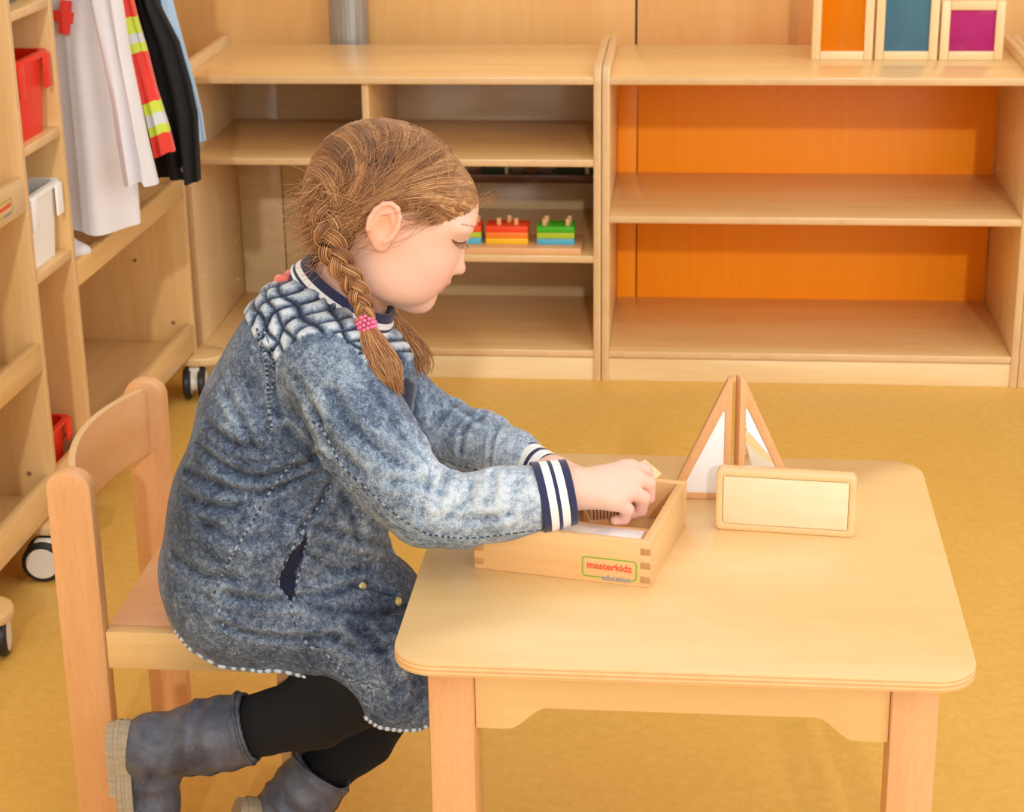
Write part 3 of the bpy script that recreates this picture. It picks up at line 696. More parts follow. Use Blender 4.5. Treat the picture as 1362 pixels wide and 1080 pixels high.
box('mirror_face', (0.1055, 0.0395, 0.004), (0, 0, 0.0155), MIRW, mb2, 0.001); box('plywood_face', (0.1055, 0.0395, 0.003), (0, 0, 0.002), PLYF, mb2, 0.001)
p = boxpt(0.020, 0.012, 0.0072)
rib = thing('ribbed_wood_piece', 'ribbed brown wooden piece under the hand inside the box', 'block', p, brz+0.45)
for i in range(9): box('rib', (0.0030, 0.042, 0.012), (-0.016+i*0.004, 0, 0.037), wood('rib_wood', (198, 150, 104), (210, 164, 118), 1), rib, 0.0012)
box('rib_base', (0.038, 0.040, 0.031), (0, 0, 0.0155), beech(1), rib, 0.001)

tile_c = [J(838, 618, 2.066), J(858, 611, 2.072), J(880, 630, 2.070), J(852, 652, 2.060)]
tc_ = np.mean(tile_c, 0); wt = thing('wooden_tile', 'pale wooden tile held in the hand over the box', 'tile', tuple(tc_))
bm = bmesh.new(); tn = np.cross(tile_c[1]-tile_c[0], tile_c[3]-tile_c[0]); tn /= np.linalg.norm(tn)
lo_ = [bm.verts.new(Vector(q-tc_-tn*0.004)) for q in tile_c]; hi_ = [bm.verts.new(Vector(q-tc_+tn*0.004)) for q in tile_c]
bm.faces.new(lo_); bm.faces.new(hi_[::-1])
for i in range(4): bm.faces.new((lo_[i], lo_[(i+1) % 4], hi_[(i+1) % 4], hi_[i]))
bmesh.ops.recalc_face_normals(bm, faces=bm.faces); bevel(bm, 0.0014, 2); link('tile_board', bm_done(bm), wood('tile_wood', (232, 188, 130), (240, 200, 146), 0), wt, 35)
# ------------------------------------------------------------------ chair
CY0, CY1 = 2.125, 2.495; SEAT = 0.314; CB = 0.532
xl_, xr2 = J(58, 640, CY0)[0], J(119, 640, CY0)[0]; PWD = xr2-xl_; pxc = (xl_+xr2)/2
chair = thing('kids_chair', 'beech child chair with curved plywood backrest the child sits on', 'chair', (pxc, (CY0+CY1)/2, 0))
CH = (CY1-CY0)/2; PT = 0.026
cpoly = [(-PWD/2, 0), (PWD/2, 0), (PWD/2, CB-0.024)] + [(PWD/2*math.cos(a), CB-0.024+0.024*math.sin(a)) for a in np.linspace(0.15, PI-0.15, 11)] + [(-PWD/2, CB-0.024)]
for sy in (-1, 1): prism('rear_leg', cpoly, PT, beech(2), chair, 'xz', (0, sy*(CH-PT/2), 0), 0.005)
SD = 0.300; sx0 = PWD/2
for sy in (-1, 1):
    box('front_leg', (0.040, 0.026, SEAT-0.0005), (SD-0.034, sy*(CH-PT/2-0.002), (SEAT-0.0005)/2), beech(2), chair, 0.004)
    box('side_rail', (SD-PWD/2-0.002-0.052, 0.022, 0.052), (sx0+(SD-PWD/2-0.054)/2, sy*(CH-PT/2-0.002), SEAT-0.0265), birch(0), chair, 0.002)
box('seat', (SD-PWD/2+0.004, 2*CH-2*0.0275, 0.013), (sx0+(SD-PWD/2)/2, 0, SEAT-0.0065), wood('seat_ply', (222, 164, 118), (232, 178, 132), 0), chair, 0.003, edge=ply_edge(2))
# curved backrest
bz0, bz1 = CB-0.108, CB-0.008; N = 22; bm = bmesh.new(); rows = []
for i in range(N+1):
    t = -1+2*i/N; y = t*(CH-PT+0.010); x = -0.036*(1-t*t)+0.004; nx = 0.072*t/(CH-PT)*1.0; nl = math.hypot(1, nx)
    z1 = bz1-0.004*t*t; z0 = bz0+0.0
    for (o_, z) in ((-0.005, z0), (0.005, z0), (0.005, z1), (-0.005, z1)): rows.append(bm.verts.new((x+o_/nl, y-o_*nx/nl, z)))
for i in range(N):
    a = rows[4*i:4*i+4]; b = rows[4*i+4:4*i+8]
    for k in range(4):
        f = bm.faces.new((a[k], a[(k+1) % 4], b[(k+1) % 4], b[k])); f.material_index = 1 if k in (0, 2) else 0
bm.faces.new(rows[:4]); bm.faces.new(rows[-4:])
bmesh.ops.recalc_face_normals(bm, faces=bm.faces); bevel(bm, 0.0015, 2, 50)
link('backrest', bm_done(bm), [wood('backrest_ply', (230, 170, 118), (240, 188, 136), 1, stretch=8), ply_edge(0, 420, 'backrest_edge')], chair, 40)
# ------------------------------------------------------------------ the child
girl = thing('person', 'child in grey-blue acid-wash denim dress, black leggings and boots, sitting and reaching into the box', 'person', tuple(J(300, 850, 2.16)*np.array([1, 1, 0])+np.array([0, 0, 0.0])))
GO = np.array(girl.location)
def gmesh(name, v, f, mat, parent, attrs=None, smooth=True):
    """mesh given in world coordinates, parented under the child (origin at the child's base)."""
    return link(name, np_mesh(np.asarray(v)-GO, f, attrs), mat, parent, smooth)
K = 0.000848                       # metres per pixel at the child's distance
# --- head frame (profile seen square-on, pitched forward, looking down at the box)
HC = J(520, 290, 2.115)
VX = np.array([RIGHT[0], RIGHT[1], 0]); VX /= np.linalg.norm(VX)
VZ = np.array([0, 0, 1.0]); VY = np.cross(VZ, VX)          # away from the camera
pt_ = math.radians(26)
HF = math.cos(pt_)*VX-math.sin(pt_)*VZ; HU = math.sin(pt_)*VX+math.cos(pt_)*VZ; HL = VY   # forward, up, lateral(away)
HM = np.stack([HF, HL, HU])        # world -> head rows
def H(a, l, b): return HC+a*HF+l*HL+b*HU
body = Sdf()
def hel(c, r, k, op=1, tilt=0.0):
    R = HM
    if tilt:
        c_, s_ = math.cos(tilt), math.sin(tilt); R = np.stack([c_*HF+s_*HU, HL, -s_*HF+c_*HU])
    body.ell(H(*c), r, R, k, op)
# cranium, face mass, jaw
hel((-0.014, 0, 0.022), (0.090, 0.071, 0.080), 0.02)
hel((0.022, 0, 0.000), (0.064, 0.061, 0.074), 0.03)
hel((0.036, 0, -0.040), (0.048, 0.048, 0.048), 0.03)
hel((0.044, 0.0, 0.042), (0.037, 0.050, 0.034), 0.03)       # forehead
for sl in (-1, 1):
    hel((0.050, sl*0.030, -0.030), (0.032, 0.026, 0.032), 0.02)      # cheek
    hel((0.044, sl*0.034, -0.052), (0.026, 0.020, 0.022), 0.02)      # lower cheek
    hel((0.069, sl*0.028, 0.034), (0.016, 0.024, 0.008), 0.014)      # brow
    hel((0.0625, sl*0.031, 0.0240), (0.0155, 0.0165, 0.0115), 0.005)  # closed lid
    hel((0.018, sl*0.044, -0.050), (0.030, 0.016, 0.026), 0.02)      # jaw corner
hel((0.0675, 0, -0.0725), (0.0165, 0.019, 0.0145), 0.016)     # chin
hel((0.052, 0, -0.074), (0.026, 0.024, 0.013), 0.02)
# nose
body.cone(H(0.0760, 0, 0.012), H(0.0920, 0, -0.0175), 0.0060, 0.0070, 0.011)
hel((0.0945, 0, -0.0210), (0.0086, 0.0080, 0.0076), 0.005)
for sl in (-1, 1):
    hel((0.0865, sl*0.0085, -0.0240), (0.0075, 0.0055, 0.0058), 0.003)
    hel((0.0900, sl*0.0060, -0.0302), (0.0030, 0.0024, 0.0020), 0.0015, -1)
# lips
hel((0.0770, 0, -0.039), (0.0125, 0.018, 0.013), 0.010)      # muzzle
hel((0.0860, 0, -0.0405), (0.0082, 0.0135, 0.0046), 0.003)
hel((0.0825, 0, -0.0505), (0.0080, 0.0125, 0.0048), 0.004)
body.cut(H(0.0955, 0, -0.0455), H(0.078, -0.0195, -0.0475), 0.0011, 0.0011, 0.002)
body.cut(H(0.0955, 0, -0.0455), H(0.078, 0.0195, -0.0475), 0.0011, 0.0011, 0.002)
# ears
for sl in (-1, 1):
    EA, EB, EK = -0.009, 0.0115, 0.88
    def ear(a_, l_, b_, r_, k_, op_=1): hel((EA+a_*EK, sl*l_, EB+b_*EK), tuple(x*EK for x in r_), k_, op_, 0.12)
    ear(0.000, 0.0770, 0.000, (0.0215, 0.0095, 0.0310), 0.006)
    ear(0.002, 0.0865, 0.002, (0.0130, 0.0068, 0.0205), 0.003, -1)
    ear(0.008, 0.0765, -0.027, (0.0105, 0.0072, 0.0105), 0.006)
    ear(0.016, 0.0760, -0.005, (0.0055, 0.0068, 0.0080), 0.003)
    for i in range(9):                              # helix rim and inner fold
        a0, a1 = math.radians(215-30*i), math.radians(215-30*(i+1))
        q = lambda a: H(EA+EK*0.0182*math.cos(a), sl*0.0840, EB+EK*(0.0015+0.0278*math.sin(a)))
        body.cone(q(a0), q(a1), 0.0030, 0.0030, 0.002)
        if i < 6:
            q2 = lambda a: H(EA+EK*(0.001+0.0095*math.cos(a)), sl*0.0815, EB+EK*(0.000+0.0165*math.sin(a)))
            body.cone(q2(a0-0.3), q2(a1-0.3), 0.0024, 0.0024, 0.002)
# neck and trunk under the dress
NK0 = J(478, 352, 2.125); NK1 = J(448, 425, 2.14)
body.cone(NK0, NK1, 0.044, 0.047, 0.02)
body.chain([(J(448, 425, 2.14), 0.050), (J(400, 520, 2.15), 0.072), (J(345, 660, 2.16), 0.080), (J(322, 770, 2.16), 0.088)], 0.03)
SHN, SHF = J(440, 490, 2.03), J(480, 470, 2.25)
ELN, ELF = J(562, 674, 1.975), J(560, 585, 2.285)
WRN, WRF = J(757, 650, 2.000), J(735, 632, 2.148)
body.chain([(J(430, 470, 2.09), 0.05), (SHN, 0.040), (ELN, 0.026), (J(650, 664, 1.978), 0.025), (WRN, 0.0215)], 0.015)
body.chain([(J(440, 465, 2.2), 0.05), (SHF, 0.038), (ELF, 0.026), (J(640, 592, 2.24), 0.021), (J(700, 614, 2.182), 0.018), (WRF, 0.018)], 0.015)
# near hand: palm fan from wrist to knuckles, then curled fingers
def hand(wr, mcp, fing, thumb, rp=0.0125):
    for m, r in mcp: body.cone(wr, m, 0.0185, r, 0.012)
    for (a, ra), (b, rb) in zip(mcp, mcp[1:]): body.cone(a*0.9+np.array(wr)*0.1, b*0.9+np.array(wr)*0.1, ra*0.92, rb*0.92, 0.006)
    for f in fing: body.chain(f, 0.0012)
    body.chain(thumb, 0.004)
mcpN = [(J(838, 623, 2.052), 0.0115), (J(846, 637, 2.036), 0.0120), (J(838, 654, 2.018), 0.0115), (J(820, 668, 2.003), 0.0105)]
fgN = [[(J(838, 623, 2.052), 0.0105), (J(858, 626, 2.060), 0.0088), (J(862, 643, 2.062), 0.0078), (J(848, 652, 2.058), 0.0068)],
       [(J(846, 637, 2.036), 0.0108), (J(862, 643, 2.042), 0.0090), (J(862, 662, 2.046), 0.0080), (J(848, 669, 2.044), 0.0070)],
       [(J(838, 654, 2.018), 0.0104), (J(855, 662, 2.022), 0.0086), (J(852, 679, 2.027), 0.0076), (J(838, 684, 2.027), 0.0066)],
       [(J(820, 668, 2.003), 0.0094), (J(835, 678, 2.006), 0.0076), (J(831, 690, 2.011), 0.0066), (J(818, 692, 2.012), 0.0058)]]
thN = [(J(780, 645, 2.025), 0.012), (J(806, 652, 2.055), 0.0105), (J(828, 656, 2.066), 0.0088), (J(844, 655, 2.068), 0.0072)]
hand(WRN, mcpN, fgN, thN)
mcpF = [(J(800, 641, 2.118), 0.0108), (J(802, 647, 2.134), 0.0112), (J(796, 651, 2.148), 0.0106), (J(786, 653, 2.160), 0.0098)]
fgF = [[(mcpF[0][0], 0.0100), (J(818, 649, 2.112), 0.0084), (J(826, 663, 2.106), 0.0075), (J(828, 675, 2.100), 0.0066)],
       [(mcpF[1][0], 0.0102), (J(822, 659, 2.130), 0.0086), (J(828, 675, 2.124), 0.0076), (J(824, 687, 2.120), 0.0066)],
       [(mcpF[2][0], 0.0098), (J(814, 665, 2.142), 0.0082), (J(818, 681, 2.136), 0.0072), (J(812, 691, 2.132), 0.0063)],
       [(mcpF[3][0], 0.0090), (J(800, 667, 2.152), 0.0074), (J(804, 680, 2.147), 0.0065), (J(798, 688, 2.143), 0.0057)]]
thF = [(J(752, 640, 2.132), 0.0115), (J(778, 652, 2.106), 0.0102), (J(800, 664, 2.094), 0.0085), (J(816, 672, 2.092), 0.0072)]
hand(WRF, mcpF, fgF, thF)
# legs
HPN, HPF = J(334, 782, 2.10), J(334, 780, 2.22)
KNN, KNF = J(512, 905, 2.065), J(545, 890, 2.20)
ANN, ANF = J(235, 985, 2.035), J(385, 1060, 2.10)
body.chain([(HPN, 0.060), (KNN, 0.036), (J(420, 945, 2.052), 0.031), (ANN, 0.024)], 0.02)
body.chain([(HPF, 0.060), (KNF, 0.036), (J(480, 980, 2.155), 0.029), (ANF, 0.024)], 0.02)
bv, bf = body.mesh(0.0022)
hp = (bv-HC)@HM.T
def gauss(c, r): return np.exp(-(((hp-np.array(c))/np.array(r))**2).sum(1))
skin = np.tile(np.array(lin(240, 196, 174)[:3]), (len(bv), 1))
pink = np.array(lin(232, 142, 130)[:3]); lipc = np.array(lin(200, 100, 94)[:3]); earc = np.array(lin(240, 166, 126)[:3])
for sl in (-1, 1):
    m = 0.55*gauss((0.060, sl*0.034, -0.030), (0.03, 0.026, 0.026))[:, None]; skin = skin*(1-m)+pink*m
    m = 0.75*gauss((-0.009, sl*0.080, 0.010), (0.022, 0.014, 0.030))[:, None]; skin = skin*(1-m)+earc*m
m = np.clip(1.3*(gauss((0.092, 0, -0.0415), (0.010, 0.0135, 0.0038))+gauss((0.089, 0, -0.0500), (0.010, 0.0125, 0.0044))), 0, 0.85)[:, None]; skin = skin*(1-m)+lipc*m
m = np.clip(0.35*gauss((0.100, 0, -0.016), (0.012, 0.012, 0.010)), 0, 1)[:, None]; skin = skin*(1-m)+pink*m
for f_ in fgN+fgF:                                   # pinker knuckles
    for c_, r_ in f_[1:3]:
        m = 0.35*np.exp(-(((bv-c_)/(r_*1.3))**2).sum(1))[:, None]; skin = skin*(1-m)+pink*m
sk = NT('child_skin'); at = sk.attr('tint'); nz = sk.noise(sk.coords((1, 1, 1)), 160, 3)
sk.l(sk.mix(0.25, at.outputs['Color'], sk.ramp(nz, [(0.3, (0.9, 0.84, 0.82, 1)), (0.7, (1, 1, 1, 1))]), 'MULTIPLY'), sk.b.inputs['Base Color'])
sk.b.inputs['Roughness'].default_value = 0.5; sk.b.inputs['Subsurface Weight'].default_value = 0.12; sk.b.inputs['Subsurface Radius'].default_value = (0.6, 0.25, 0.15); sk.b.inputs['Subsurface Scale'].default_value = 0.008
bodyo = gmesh('body', bv, bf, sk.m, girl, {'tint': skin})
BB = BVHTree.FromPolygons([tuple(p) for p in bv], [tuple(q) for q in bf])
# eyebrow, lashes and lid line on the closed eyes
LASH = plain('lash_brown', (92, 62, 48), 0.6); BROW = plain('brow_brown', (206, 152, 120), 0.7)
def on_body(p, lift=0.0004):
    loc, nrm, _, _ = BB.find_nearest(Vector(p)); return np.array(loc)+np.array(nrm)*lift
for sl in (-1, 1):
    pts = [on_body(H(a, sl*l, b)) for a, l, b in ((0.0820, 0.0185, 0.0190), (0.0815, 0.025, 0.0169), (0.078, 0.032, 0.0165), (0.072, 0.040, 0.0183), (0.066, 0.046, 0.0215))]
    v, f, _, _ = tubes([spline(pts, 16)], [np.r_[np.linspace(0.0003, 0.00085, 8), np.linspace(0.00085, 0.0004, 8)]], 5); gmesh('eyelid_line', v, f, LASH, bodyo)
    ps, rs = [], []; sp = spline(pts, 26)
    for p in sp[2:]:
        h0 = (p-HC)@HM.T; d = np.array([0.0062, sl*0.0030, -0.0050])*RNG.uniform(0.7, 1.1)
        q = [p, H(*(h0+d*0.5+np.array([0.0005, 0, -0.0008]))), H(*(h0+d+np.array([0.0012, 0, 0.0003])))]; ps.append(spline(q, 5)); rs.append(np.linspace(0.00028, 0.00008, 5))
    v, f, _, _ = tubes(ps, rs, 3); gmesh('eyelash', v, f, LASH, bodyo)
    ps, rs = [], []
    for i in range(46):
        t = RNG.uniform(0, 1); c = on_body(H(0.092-0.022*t*t, sl*(0.013+0.034*t), 0.0340+0.005*math.sin(t*2.4)+RNG.uniform(-0.0014, 0.0014)), 0.0002); d = np.array([-0.0030, sl*0.0052, 0.0006-0.001*t]); h0 = (c-HC)@HM.T
        ps.append(np.array([c, on_body(H(*(h0+d*0.5)), 0.0004), on_body(H(*(h0+d)), 0.0002)])); rs.append(np.array([0.00022, 0.00022, 0.00008]))
    v, f, _, _ = tubes(ps, rs, 3); gmesh('eyebrow', v, f, BROW, bodyo)
# finger nails of the near hand
NAIL = plain('nail_pink', (240, 186, 170), 0.3)

# ------------------------------------------------------------------ dress
dr = Sdf()
for dy in (-0.055, 0.0, 0.055):
    q = 0.004 if dy else 0.0
    dr.chain([(J(402, 425, 2.145+dy*0.85), 0.050-q), (J(396, 470, 2.145+dy), 0.072-q), (J(366, 560, 2.15+dy), 0.086-q), (J(344, 680, 2.155+dy), 0.102-q), (J(324, 765, 2.16+dy), 0.097-q), (J(324, 786, 2.16+dy), 0.092-q)], 0.03)
dr.cone(J(445, 425, 2.14), J(470, 500, 2.13), 0.055, 0.074, 0.03)
dr.cone(J(450, 560, 2.14), J(425, 700, 2.14), 0.080, 0.085, 0.04)
dr.chain([(J(420, 432, 2.10), 0.040), (J(436, 482, 2.040), 0.054)], 0.02)
dr.chain([(J(440, 425, 2.18), 0.040), (J(490, 470, 2.245), 0.050)], 0.02)
# lap and skirt
dr.chain([(J(334, 782, 2.10), 0.086), (J(440, 826, 2.085), 0.064), (J(512, 872, 2.070), 0.057), (J(530, 900, 2.070), 0.047)], 0.03)
dr.chain([(J(335, 790, 2.22), 0.088), (J(470, 792, 2.21), 0.066), (J(560, 850, 2.205), 0.058)], 0.03)
dr.cone(J(420, 770, 2.15), J(500, 800, 2.15), 0.08, 0.06, 0.04)
dr.chain([(J(264, 846, 2.080), 0.014), (J(300, 864, 2.068), 0.016), (J(350, 868, 2.062), 0.020), (J(430, 868, 2.06), 0.028)], 0.012)   # cloth over the seat edge
dr.chain([(J(505, 890, 2.045), 0.030), (J(522, 928, 2.040), 0.030), (J(552, 940, 2.045), 0.025)], 0.03)   # hanging side of the hem
# hem cuts
dr.plane(J(400, 903, 2.06), np.array([0, -0.25, -1.0]), 0.006) if False else None
# sleeves
SLN = [(J(440, 488, 2.035), 0.056), (J(486, 575, 1.998), 0.054), (J(530, 640, 1.980), 0.048), (J(566, 676, 1.975), 0.0430), (J(610, 680, 1.974), 0.0400), (J(665, 670, 1.978), 0.0395), (J(730, 661, 1.990), 0.0385)]
SLF = [(J(490, 480, 2.24), 0.050), (J(545, 548, 2.28), 0.045), (J(585, 575, 2.28), 0.0425), (J(640, 590, 2.245), 0.0385), (J(684, 605, 2.200), 0.0300), (J(700, 613, 2.183), 0.0250)]
dr.chain(SLN, 0.012); dr.chain(SLF, 0.012)
# wrinkle ridges on sleeves (small rolls of cloth across the arm)
def roll(a, b, Y0, Y1, r, k=0.006): dr.cone(J(*a, Y0), J(*b, Y1), r, r*0.6, k)
dr.plane(J(724, 661, 1.985), np.array([1.0, 0, 0]), 0.003)
dv, df = dr.mesh(0.0027)
dv = smooth_mesh(dv, df, 2, 0.5)
def mkbvh(v, f): return BVHTree.FromPolygons([tuple(p) for p in v], [tuple(q) for q in f])
DB = mkbvh(dv, df)
def cast(x, y, bvh=None):
    d = ray(x, y); h = (bvh or DB).ray_cast(Vector(C0), Vector(d/np.linalg.norm(d))); return None if h[0] is None else np.array(h[0])
def cast_line(px, step=2.0, bvh=None, smooth=True):
    p = np.array(px, float); L = int(np.linalg.norm(np.diff(p, axis=0), axis=1).sum()/step)+2
    q = spline(p, L) if smooth and len(p) > 2 else np.c_[np.interp(np.linspace(0, 1, L), np.linspace(0, 1, len(p)), p[:, 0]), np.interp(np.linspace(0, 1, L), np.linspace(0, 1, len(p)), p[:, 1])]
    r = [cast(a, b, bvh) for a, b in q]; return np.array([x for x in r if x is not None])
def to_px(v):
    d = v-C0; z = d@FWD; return np.stack([681+CAM_F*(d@RIGHT)/z, 540-CAM_F*(d@UP)/z], -1)
def seg_dist(v, pl, rad):
    """distance of each vertex to a dense polyline, only evaluated near it."""
    D = np.full(len(v), 9.0); lo, hi = pl.min(0)-rad, pl.max(0)+rad; m = np.where(((v > lo) & (v < hi)).all(1))[0]
    if len(m): 
        for i in range(0, len(m), 4000):
            k = m[i:i+4000]; D[k] = np.sqrt(((v[k][:, None, :]-pl[None])**2).sum(-1)).min(1)
    return D
nrm = vert_normals(dv, df); nrm0 = nrm.copy()
CREASE = [  # pixel path, depth, width  (folds of the cloth)
    ([(262, 592), (300, 622), (345, 636), (395, 622), (430, 606)], 0.0045, 0.007), ([(250, 628), (300, 650), (350, 655), (420, 628)], 0.0040, 0.007), ([(246, 662), (290, 676), (340, 668)], 0.003, 0.007),
    ([(272, 560), (310, 590), (350, 598)], 0.0030, 0.007), ([(300, 520), (320, 560), (336, 590)], 0.0025, 0.007), ([(440, 640), (425, 672), (400, 706)], 0.0040, 0.007),
    ([(455, 655), (470, 690), (480, 720)], 0.004, 0.008), ([(420, 700), (470, 715), (520, 730)], 0.0035, 0.007), ([(405, 735), (450, 760), (495, 752)], 0.0030, 0.007), ([(400, 792), (440, 790), (480, 778), (520, 790)], 0.0045, 0.007),
    ([(395, 800), (450, 812), (505, 815), (540, 806)], 0.0030, 0.008), ([(300, 790), (350, 800), (390, 798)], 0.003, 0.008), ([(290, 830), (340, 845), (400, 850), (450, 846)], 0.003, 0.007), ([(470, 830), (510, 870), (530, 920)], 0.004, 0.009), ([(440, 850), (480, 865), (520, 862), (556, 850)], 0.003, 0.008),
    # sleeve
    ([(600, 622), (588, 645), (578, 668)], 0.0045, 0.006), ([(574, 622), (570, 650), (560, 690)], 0.0030, 0.006), ([(655, 630), (655, 652), (645, 668)], 0.0040, 0.0055), ([(628, 640), (622, 662), (600, 684)], 0.0022, 0.006), ([(690, 640), (684, 664), (676, 684)], 0.0020, 0.006),
    ([(470, 470), (500, 520), (530, 560)], 0.002, 0.008), ([(440, 520), (470, 570), (520, 610), (548, 622)], 0.0030, 0.009), ([(415, 545), (440, 590), (480, 630)], 0.0025, 0.008), ([(520, 560), (548, 592), (566, 612)], 0.0030, 0.008), ([(590, 690), (630, 692), (680, 686)], 0.002, 0.006), ([(520, 640), (550, 640), (590, 655)], 0.0025, 0.007),
    ([(390, 500), (410, 530), (424, 560)], 0.002, 0.008), ([(380, 570), (420, 610), (460, 640)], 0.005, 0.007), ([(364, 470), (362, 510), (372, 556)], 0.004, 0.006), ([(272, 700), (320, 720), (365, 710)], 0.002, 0.010), ([(232, 740), (270, 765), (310, 770)], 0.002, 0.010),
    # far sleeve
    ([(560, 510), (555, 550), (560, 590)], 0.0026, 0.008), ([(612, 528), (585, 556), (560, 585)], 0.0032, 0.007), ([(646, 548), (618, 572), (612, 600)], 0.0022, 0.006), ([(668, 556), (655, 585), (650, 620)], 0.0032, 0.005), ([(575, 505), (610, 540), (640, 560)], 0.003, 0.007)]
disp = np.zeros(len(dv)); wash = np.zeros(len(dv)); navy = np.zeros(len(dv))
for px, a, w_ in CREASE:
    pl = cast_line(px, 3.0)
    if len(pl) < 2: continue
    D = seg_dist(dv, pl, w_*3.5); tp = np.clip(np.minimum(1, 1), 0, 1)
    a *= 1.0; w_ *= 0.8; disp += -a*np.exp(-(D/w_)**2)+0.75*a*np.exp(-((D-1.9*w_)/(0.8*w_))**2); wash -= 0.10*np.exp(-(D/(0.6*w_))**2); wash += 0.05*np.exp(-((D-1.9*w_)/(0.8*w_))**2)  # fold shading painted into the colour too: creases darkened, ridges lightened
# soft overall rumple
P_ = dv*1.0; disp += 0.0009*(np.sin(P_[:, 0]*31+3*np.sin(P_[:, 2]*17))*np.sin(P_[:, 2]*23+P_[:, 1]*29+2*np.sin(P_[:, 0]*19)))
pp = to_px(dv)
def in_poly(p, poly):
    poly = np.array(poly, float); x, y = p[:, 0], p[:, 1]; r = np.zeros(len(p), bool); j = len(poly)-1
    for i in range(len(poly)):
        xi, yi = poly[i]; xj, yj = poly[j]; c = ((yi > y) != (yj > y)) & (x < (xj-xi)*(y-yi)/(yj-yi+1e-9)+xi); r ^= c; j = i
    return r
YOKE = [(300, 330), (560, 330), (560, 470), (512, 500), (495, 492), (470, 462), (440, 440), (408, 446), (382, 462), (366, 486), (350, 470), (330, 428)]
ym = in_poly(pp, YOKE).astype(float)
# quilted diamonds of the yoke (coordinates along the cloth)
s_ = (dv[:, 0]-dv[:, 1]*0.15)/0.0245; t_ = (dv[:, 2]*1.05+dv[:, 1]*0.35)/0.0225
wv = 0.35*np.sin(s_*1.9+t_*0.8)+0.25*np.sin(t_*2.7-s_*1.3+1)
u1, u2 = (s_*0.75+t_*0.75+wv*0.5), (s_*0.75-t_*0.75+0.4*np.sin(t_*1.7+s_))
d1 = np.abs(u1-np.round(u1)); d2 = np.abs(u2-np.round(u2)); dm = np.minimum(d1, d2)*0.023
line = np.exp(-(dm/0.0023)**2); puff = np.clip(dm/0.008, 0, 1)
disp = disp*(1-0.6*ym)+ym*(0.0042*puff**0.7-0.0028*line); navy = np.maximum(navy, ym*line*0.97); wash += ym*(0.50*puff-0.06)
# wash lightness: forearms and front faded, lap darker, shade painted on the back
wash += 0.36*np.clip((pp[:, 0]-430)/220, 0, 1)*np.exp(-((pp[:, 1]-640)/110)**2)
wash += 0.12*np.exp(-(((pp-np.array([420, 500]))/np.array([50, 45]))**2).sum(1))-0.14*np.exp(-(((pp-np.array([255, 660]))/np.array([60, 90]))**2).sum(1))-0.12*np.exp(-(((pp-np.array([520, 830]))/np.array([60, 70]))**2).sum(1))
# pocket opening: a dent, the shade inside it painted dark
POCK = [(408, 704), (402, 722), (381, 744), (370, 776), (376, 786), (388, 802), (394, 784), (396, 764), (410, 738)]
pk = in_poly(pp, POCK) & (nrm[:, 1] < 0.2) & (dv[:, 1] < 2.16)
disp[pk] -= 0.006; navy[pk] = 1.0
PL = [(541, 500), (552, 512), (545, 560), (530, 552), (520, 532)]
pk2 = in_poly(pp, PL) & (dv[:, 1] < 2.22) & (dv[:, 1] > 2.065) & (nrm[:, 1] < 0.6); navy[pk2] = 0.9
dv2 = dv+nrm*disp[:, None]
dv2 = smooth_mesh(dv2, df, 1, 0.35)
den = NT('acid_wash_denim'); cc = den.coords((1, 1, 1), False)
n1 = den.noise(cc, 17, 6, 0.62, 0.8); n2 = den.noise(cc, 150, 7, 0.78, 0.6); n3 = den.noise(cc, 620, 3, 0.7)
def mathn(op, a, b):
    m = den.n('ShaderNodeMath', operation=op)
    for i, v in enumerate((a, b)):
        if isinstance(v, bpy.types.NodeSocket): den.l(v, m.inputs[i])
        else: m.inputs[i].default_value = v
    return m.outputs[0]
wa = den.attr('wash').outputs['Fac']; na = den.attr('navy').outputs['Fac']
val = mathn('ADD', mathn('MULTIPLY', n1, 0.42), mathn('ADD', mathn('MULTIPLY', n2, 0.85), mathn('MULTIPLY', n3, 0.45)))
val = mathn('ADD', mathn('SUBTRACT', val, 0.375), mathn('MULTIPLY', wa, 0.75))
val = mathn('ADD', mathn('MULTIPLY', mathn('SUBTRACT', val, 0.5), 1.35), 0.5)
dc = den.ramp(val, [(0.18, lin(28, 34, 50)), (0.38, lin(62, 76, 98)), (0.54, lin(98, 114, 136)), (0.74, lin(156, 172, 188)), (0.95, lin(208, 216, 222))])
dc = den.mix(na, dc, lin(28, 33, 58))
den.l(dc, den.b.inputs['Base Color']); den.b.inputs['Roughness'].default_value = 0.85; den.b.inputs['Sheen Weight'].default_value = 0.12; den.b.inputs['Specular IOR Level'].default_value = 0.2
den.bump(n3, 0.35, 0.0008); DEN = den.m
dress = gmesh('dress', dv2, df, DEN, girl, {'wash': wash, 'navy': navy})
DB2 = mkbvh(dv2, df)
